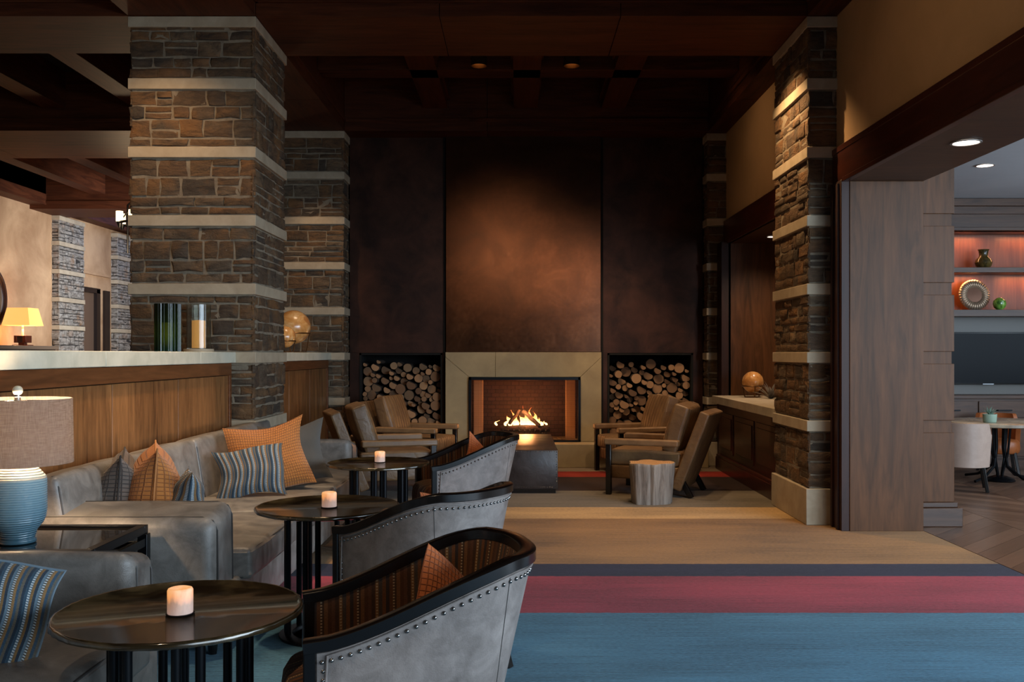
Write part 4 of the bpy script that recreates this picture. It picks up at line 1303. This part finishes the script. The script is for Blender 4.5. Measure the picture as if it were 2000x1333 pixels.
def globe_mat():
    s = NT('amber_globe')
    n = s.noise(s.obj(), 6, 6, .65, .8)
    n2 = s.noise(s.obj(), 3.2, 4, .6)
    c = s.ramp(n, [(.35, '#b9793e'), (.5, '#d69a58'), (.65, '#e8c08a')])
    c = s.mix(s.ramp(n2, [(.52, 0.0), (.55, .55)]), c, lin('#9c5a30'))
    return s.set(Base_Color=c, Roughness=.25, Coat_Weight=.5)
GM = globe_mat()
def globe(x, y, z, r, lab, hs, tilt=.4):
    t = thing('globe', lab, 'globe', (x, y, z))
    B().sphere(r, (0, 0, hs + r), 40, 24).build('ball', GM, t, angle=80)
    b = B(); rr = r * 1.02
    b.lathe([(rr * .72, 0), (rr * .74, .004), (rr * .70, .008)], 32)
    for k in range(3):
        a = 2 * PI * k / 3 + .5
        b.tube([(rr * .72 * math.cos(a), rr * .72 * math.sin(a), .004), (rr * .8 * math.cos(a), rr * .8 * math.sin(a), hs * .5), (rr * .93 * math.cos(a), rr * .93 * math.sin(a), hs + r * .62)], .006, 6)
    b.tube([(rr * .94 * math.cos(2 * PI * k / 32), rr * .94 * math.sin(2 * PI * k / 32), hs + r * .63) for k in range(32)], .007, 6, closed=True)
    b.build('stand', plain('brass_stand', '#6b4a2a', .35, .8), t)
    return t
globe(-2.36, 10.0, 1.337, .178, 'large amber globe on the short stone ledge behind the column', .09)
globe(-2.33, 9.5, 1.337, .11, 'small amber globe half hidden by the big column', .045)
globe(2.60, 10.45, .843, .118, 'amber globe on the pale ledge of the wood-lined opening', .05)
def blades(name, label, cat, loc, n, L, w_, mat, seed, pot=None, tilt=(.2, 1.1), group=None):
    t = thing(name, label, cat, loc, 0, group); rng = random.Random(seed)
    z0 = 0.0
    if pot:
        B().lathe(pot[0], 32).build('pot', pot[1], t, angle=50); z0 = pot[2]
    for k in range(n):
        a = 2 * PI * k * .381966 + rng.uniform(-.2, .2); el = tilt[0] + (tilt[1] - tilt[0]) * (k / n)
        b = B(); m = 7; l = L * rng.uniform(.8, 1.05); vs_ = []
        for i in range(m + 1):
            u = i / m; d = u * l; e_ = el + .25 * u
            r_ = math.sin(e_) * d; z = math.cos(e_) * d + z0; wd = w_ * (math.sin(PI * min(u * .85 + .15, 1)) ** .8) * (1 - u * .3) + .0008
            cx, cy = r_ * math.cos(a), r_ * math.sin(a); px, py = -math.sin(a), math.cos(a)
            vs_ += [(cx - px * wd, cy - py * wd, z), (cx + math.cos(a) * wd * .5, cy + math.sin(a) * wd * .5, z - wd * .5), (cx + px * wd, cy + py * wd, z), (cx, cy, z + wd * .15)]
        fs_ = [(i * 4 + q, i * 4 + (q + 1) % 4, (i + 1) * 4 + (q + 1) % 4, (i + 1) * 4 + q) for i in range(m) for q in range(4)]
        fs_ += [(0, 1, 2, 3), (4 * m, 4 * m + 1, 4 * m + 2, 4 * m + 3)]
        b.add(vs_, fs_); b.build('leaf', mat, t, angle=60)
    return t
blades('agave_sculpture', 'small pale metal agave rosette beside the globe on the stone ledge', 'ornament', (2.72, 10.15, .845), 22, .21, .014, plain('pale_metal_leaf', '#9a948c', .3, .7), 3, None, (.1, 1.25))

# ---- gallery: console, lamp, mirror, chandelier
t = thing('console_table', 'long console against the plastered wall beyond the partition', 'console', (-8.42, 15.8, .6))
B().box(-.30, .32, -1.6, .95, .80, .86).build('top', plain('console_top', '#6b5a4a', .4), t, bevel=.004)
b = B(); b.box(-.30, .28, -1.55, .90, .62, .80); b.build('apron', plain('console_apron', '#4c3e32', .5), t)
for k in range(6):
    B().box(.28, .292, -1.52 + k * .40, -1.52 + k * .40 + .36, .64, .785).build('drawer_front', plain('console_apron', '#4c3e32', .5), t, bevel=.003)
for y in (-1.5, .80):
    for x in (-.24, .22): B().box(x, x + .06, y, y + .06, 0, .62).build('leg', plain('console_apron', '#4c3e32', .5), t)
t = thing('table_lamp', 'lit table lamp with a square tapered cream shade on the far console', 'lamp', (-8.35, 16.0, 1.461))
b = B()
def frus(b, w0, w1, z0, z1, th=.004):
    v = [(-w0, -w0, z0), (w0, -w0, z0), (w0, w0, z0), (-w0, w0, z0), (-w1, -w1, z1), (w1, -w1, z1), (w1, w1, z1), (-w1, w1, z1)]
    b.add(v, [(0, 1, 5, 4), (1, 2, 6, 5), (2, 3, 7, 6), (3, 0, 4, 7)])
frus(b, .235, .175, .34, .635); frus(b, .231, .171, .34, .635)
b.build('lamp_shade', glow('lit_cream_shade', '#ffb862', .95), t, bevel=0)
b = B(); b.box(-.13, .13, -.10, .10, .0, .015); b.box(-.05, .05, -.05, .05, .015, .05); b.build('base', plain('copper_lamp_base', '#5a2f22', .35, .6), t, bevel=.003)
b = B(); b.box(-.10, -.05, -.1, .1, .05, .17); b.box(.05, .10, -.1, .1, .05, .17); b.box(-.05, .05, -.1, .1, .16, .17); b.build('block', plain('copper_lamp_base', '#5a2f22', .35, .6), t, bevel=.003)
B().lathe([(.018, .17), (.014, .36), (.0001, .6)], 16).build('stem', plain('cream_stem', '#e0c090', .5), t)
bpy.context.view_layer.update()
point('far_lamp_light', (-8.35, 16.0, 1.76), 22, (1, .64, .30), .08)
t = thing('round_mirror', 'round dark framed mirror on the plastered wall, cut by the picture edge', 'mirror', (-8.745, 15.62, 2.25)); t.rotation_euler = (0, R(90), 0)
B().lathe([(.50, 0), (.56, 0), (.57, .02), (.55, .045), (.51, .05), (.50, .03), (.50, .0)], 64, cap=False).build('frame', plain('bronze_frame', '#3a2218', .4, .3), t, angle=50)
B().lathe([(.502, .012), (.0001, .0125)], 64).build('mirror_glass', plain('mirror_glass', '#cfd3d6', .03, 1.0), t)
cx, cy = -5.50, 14.0
t = thing('chandelier', 'iron ring chandelier with cylindrical glass shades, mostly behind the large column', 'chandelier', (cx, cy, 2.86))
b = B(); Rr = .36
b.tube([(Rr * math.cos(2 * PI * k / 48), Rr * math.sin(2 * PI * k / 48), .38) for k in range(48)], .02, 8, closed=True)
b.tube([(0, 0, .38), (0, 0, 1.33)], .012, 8); b.tube([(-.255, 0, -.05), (-.255, 0, .66), (0, 0, .9)], .016, 8)
for k in range(4):
    a = PI * k / 2 + .3; b.tube([(0, 0, .9), (Rr * math.cos(a), Rr * math.sin(a), .38)], .010, 6)
b.build('frame', M['black'], t)
for k in range(8):
    a = 2 * PI * k / 8 + PI * .96; p = (Rr * math.cos(a), Rr * math.sin(a), 0)
    o = B().lathe([(.045, .385), (.05, .40), (.05, .54), (.046, .54), (.046, .405)], 20, c=p, cap=False).build('glass_shade', glow('lit_glass_shade', '#ffe0b0', 2.6), t)
    B().lathe([(.012, .30), (.03, .34), (.05, .385), (.0001, .39)], 16, c=p).build('cup', M['black'], t)
point('chandelier_light', (cx + .1, cy - .5, 2.85), 48, (1, .70, .42), .15)
# ---- coffer and opening downlights
def downlight(x, y, z, r, e, lab, grp, depth=.03, trim='#8a8580', tilt=0):
    t = thing('recessed_downlight', lab, 'downlight', (x, y, z), 0, grp)
    B().lathe([(r, -.001), (r * 1.16, -.003), (r * 1.16, -.007), (r * .98, -.008), (r * .96, -.001)], 40, cap=False).build('trim_ring', plain('downlight_trim', trim, .4, .3), t, angle=50)
    B().lathe([(r * .97, -.004), (.0001, -.0045)], 40).build('lens', glow('downlight_lens_%g' % e, '#fff0dc', e), t)
    return t
downlight(2.73, 5.76, 2.61, .078, 9, 'bright round downlight in the wooden soffit of the near opening', 'ceiling downlights')
downlight(4.48, 9.07, 3.13, .075, 9, 'bright round downlight in the pale dining room ceiling', 'ceiling downlights')
downlight(2.78, 10.3, 2.60, .06, 4, 'small downlight in the soffit over the globe ledge', 'ceiling downlights')
spot('soffit_light', (2.73, 5.76, 2.58), (2.73, 5.9, 0), 45, (1, .86, .68), 110, 1, .06)
spot('dining_light', (4.48, 9.07, 3.10), (4.5, 9.3, 0), 60, (1, .88, .74), 120, 1, .06)
spot('ledge_light', (2.78, 10.0, 2.57), (2.70, 10.5, .84), 60, (1, .74, .52), 120, 1, .05)
for x, lab in ((-.375, 'dim brass downlight can hanging in the dark coffer, sofa side'), (.535, 'dim brass downlight can hanging in the dark coffer, stump side')):
    t = thing('can_downlight', lab, 'downlight', (x, 9.30, 4.15), 0, 'coffer downlights')
    B().lathe([(.075, .0), (.08, .0), (.08, .40), (.075, .40), (.075, .0)], 40, cap=False).build('can', plain('brass_can', '#5a4330', .35, .8), t, angle=50)
    B().lathe([(.0001, .07), (.073, .07)], 32, cap=False).build('lamp', glow('dim_can_lamp', '#ffb060', 2.0), t)
    B().lathe([(.02, .40), (.02, .47)], 12).build('stem', M['black'], t)

# ================================================================== DINING ROOM
YW = 11.05
t = thing('built_in_cabinet', 'walnut wall unit with lit display shelves and drawers in the dining room', 'wall unit', (5.3, YW, 0))
W_ = M['cabinet']
b = B(); b.box(-1.85, 2.4, .42, .45, .84, 2.80); b.build('back_panel', M['cabinet_back'], t)
b = B(); b.box(-1.85, -1.15, .0, .42, .0, 3.12); b.box(2.3, 2.4, .0, .42, 0, 3.12)
b.build('side_panel', W_, t)
b = B(); b.box(-1.85, 2.4, .0, .42, 2.76, 3.0); b.box(-1.85, 2.4, -.04, .42, 2.95, 3.04); b.box(-1.85, 2.4, -.08, .42, 3.04, 3.125); b.box(-1.85, 2.4, -.02, .1, 2.76, 2.80); b.build('crown', W_, t, bevel=.004)
for (z0, z1) in ((2.275, 2.335), (1.76, 1.84)):
    B().box(-1.15, 2.3, .02, .42, z0, z1).build('shelf', W_, t, bevel=.003)
b = B(); b.box(-1.15, 2.3, .30, .42, .84, 1.76); b.build('television_backing', plain('grey_backing', '#57534e', .5), t)
b = B(); b.box(-1.85, 2.4, .0, .42, .10, .80); b.box(-1.85, 2.4, .03, .42, 0, .10); b.build('base_unit', W_, t)
B().box(-1.85, 2.4, -.03, .42, .80, .84).build('counter', W_, t, bevel=.004)
for k in range(5):
    x0 = -1.12 + k * .60 - (.0)
    o = B().box(x0, x0 + .585, -.018, .0, .58, .77).build('drawer', W_, t, bevel=.003)
    B().tube([(x0 + .20, -.02, .665), (x0 + .21, -.045, .665), (x0 + .37, -.045, .665), (x0 + .38, -.02, .665)], .008, 8).build('handle', M['black'], o)
    o = B().box(x0, x0 + .585, -.018, .0, .13, .56).build('cupboard_door', W_, t, bevel=.003)
for (x, z) in ((4.35, 2.74), (5.25, 2.74), (6.2, 2.74), (4.25, 2.26), (5.2, 2.26), (6.2, 2.26)):
    area('shelf_strip_light', (x, YW + .32, z), (x, YW + .37, z - 1), .7, .03, 3.0, (1, .48, .20))
t = thing('television', 'large flat black television under the lit shelves', 'television', (5.65, YW + .25, 1.27))
B().rbox(-.62, .62, -.03, .04, -.31, .31, r=.008, seg=2).build('body', plain('tv_body', '#08090a', .35), t)
B().box(-.60, .60, -.032, -.0301, -.295, .295).build('screen', plain('tv_screen', '#0a0d12', .3, 0, .1), t)
B().box(-.11, .02, -.034, -.03, -.312, -.302).build('badge', plain('tv_badge', '#888c90', .3, .8), t)
DK = plain('dark_glaze', '#1e2018', .15)
t = B().lathe([(.0001, 0), (.055, 0), (.085, .03), (.098, .07), (.085, .11), (.055, .135), (.048, .16), (.055, .21), (.066, .225), (.062, .226), (.046, .19)], 40).build('glazed_vase', mottled('vase_glaze', '#15180f', '#5b4a26', 14, .15, 0), loc=(4.0 + 1.54, YW + .2, 2.336)); tag(t, 'dark glazed vase with a flared neck on the upper lit shelf', 'vase')
s = NT('fluted_metal'); s.set(Base_Color=lin('#b09a84'), Metallic=.75, Roughness=.35)
t = thing('fluted_platter', 'round fluted metal platter standing on the lower lit shelf', 'platter', (5.46, YW + .26, 1.842 + .185)); t.rotation_euler = (R(80), 0, 0)
fl_ = lambda k, i: 0
b = B(); seg = 216; rings = [(.088, .004), (.10, .018), (.13, .030), (.165, .022), (.187, .0), (.187, -.006), (.16, .012), (.1, .008)]
vs_ = []
for i, (r, z) in enumerate(rings):
    for k in range(seg):
        a = 2 * PI * k / seg; zz = z + (.006 * math.sin(k * 2 * PI * 36 / 216) if 1 <= i <= 4 else 0); vs_.append((r * math.cos(a), r * math.sin(a), zz))
b.add(vs_, [(i * seg + k, i * seg + (k + 1) % seg, (i + 1) * seg + (k + 1) % seg, (i + 1) * seg + k) for i in range(len(rings) - 1) for k in range(seg)])
b.build('fluted_rim', s.m, t, angle=70)
B().lathe([(.09, .004), (.0001, .006)], 64).build('centre', plain('platter_centre', '#6b4a3a', .3, .7), t)
t = B().lathe([(.0001, 0), (.03, 0), (.062, .03), (.074, .07), (.066, .11), (.035, .137), (.026, .142), (.024, .136)], 40).build('green_glass_vase', mottled('green_glass_swirl', '#1c3d16', '#7fae4a', 14, .1, 0), loc=(5.70, YW + .14, 1.842)); tag(t, 'small round green glass vase beside the fluted platter', 'vase')

# table, plant, chairs
TX, TY = 5.02, 9.85
t = thing('dining_table', 'round stone topped table on an iron base in the dining room', 'table', (TX, TY, 0))
B().lathe([(.0001, .585), (.56, .585), (.57, .592), (.57, .618), (.56, .624), (.0001, .624)], 80).build('table_top', mottled('veined_stone_top', '#7a6a58', '#b7a68e', 4, .25, 0), t, angle=50)
b = B()
for k in range(4):
    a = PI / 2 * k + .5; ca, sa = math.cos(a), math.sin(a)
    b.tube([(.06 * ca, .06 * sa, .58), (.05 * ca, .05 * sa, .35), (.09 * ca, .09 * sa, .16), (.25 * ca, .25 * sa, .05), (.40 * ca, .40 * sa, .02)], .014, 8)
    b.tube([(.12 * ca, .12 * sa, .58), (.09 * ca, .09 * sa, .3), (.03 * ca, .03 * sa, .08), (.03 * ca, .03 * sa, .02)], .012, 8)
b.lathe([(.14, .0), (.15, .01), (.13, .03), (.05, .06)], 32)
b.build('iron_base', M['black'], t)
blades('potted_succulent', 'little spiky succulent in a pale green pot on the stone topped table', 'plant', (4.80, 9.62, .625), 22, .095, .0065, plain('succulent_leaf', '#6f8a7a', .5), 5,
       ([(.0001, 0), (.055, 0), (.062, .008), (.068, .085), (.062, .085), (.058, .075), (.0001, .075)], plain('celadon_pot', '#8fa592', .5), .075), (.05, 1.0))
def dining_chair(x, y, rz, lab, m):
    """Tub chair, front at +y, wrapped back with a scooped side."""
    t = thing('dining_chair', lab, 'chair', (x, y, 0), rz, 'tub chairs around the stone table')
    n = 40; rows = 6; b = B(); rx = .235
    a0, a1 = PI * 1.0 - .35, 2 * PI + .35
    def zt(a):
        d = abs(a - 1.5 * PI) / (PI / 2 + .35)
        s_ = min(max((d - .52) / .16, 0), 1); s_ = s_ * s_ * (3 - 2 * s_)
        return .655 - .115 * s_
    for off in (0, -.045):
        vs_ = []
        for i in range(n + 1):
            a = a0 + (a1 - a0) * i / n
            for r in range(rows + 1):
                z = .235 + (zt(a) - .235) * r / rows; rr = rx + off - .02 * (1 - r / rows)
                vs_.append((rr * math.cos(a), rr * math.sin(a), z))
        fs_ = [(i * (rows + 1) + r, (i + 1) * (rows + 1) + r, (i + 1) * (rows + 1) + r + 1, i * (rows + 1) + r + 1) for i in range(n) for r in range(rows)]
        b.add(vs_, fs_)
    h = (n + 1) * (rows + 1); N_ = b.v
    fs_ = []
    for i in range(n):
        p, q = i * (rows + 1) + rows, (i + 1) * (rows + 1) + rows
        b.f.append([p, q, h + q, h + p]); b.mi.append(0); b.uv.append(None)
        p, q = i * (rows + 1), (i + 1) * (rows + 1)
        b.f.append([p, q, h + q, h + p]); b.mi.append(0); b.uv.append(None)
    for i in (0, n):
        for r in range(rows):
            p = i * (rows + 1) + r; b.f.append([p, p + 1, h + p + 1, h + p]); b.mi.append(0); b.uv.append(None)
    b.build('wrapped_back', m, t, angle=70)
    b = B(); b.lathe([(.195, .225), (.215, .24), (.222, .29), (.215, .35), (.19, .375), (.1, .385), (.0001, .387)], 40, c=(0, .035, 0)); b.build('seat', m, t, angle=70)
    for sx in (-1, 1):
        for sy in (-1, 1):
            B().sweep([Vector((sx * .15, .03 + sy * .14, .24)), Vector((sx * .185, .03 + sy * .185, 0))], [(1, 0, 0)] * 2, .032, .032).build('leg', M['ebony'], t)
    return t
creamL = leather('cream_leather', '#a68e80', '#b89f90', .38); cogn = leather('cognac_leather', '#8a4a24', '#a35c30', .38)
dining_chair(4.36, 9.22, R(-22), 'cream leather tub chair with dark legs drawn up to the stone table', creamL)
dining_chair(5.35, 10.55, R(160), 'cognac leather tub chair at the far side of the stone table', cogn)
dining_chair(4.30, 10.42, R(-130), 'cognac leather tub chair mostly hidden behind the wooden pilaster', cogn)
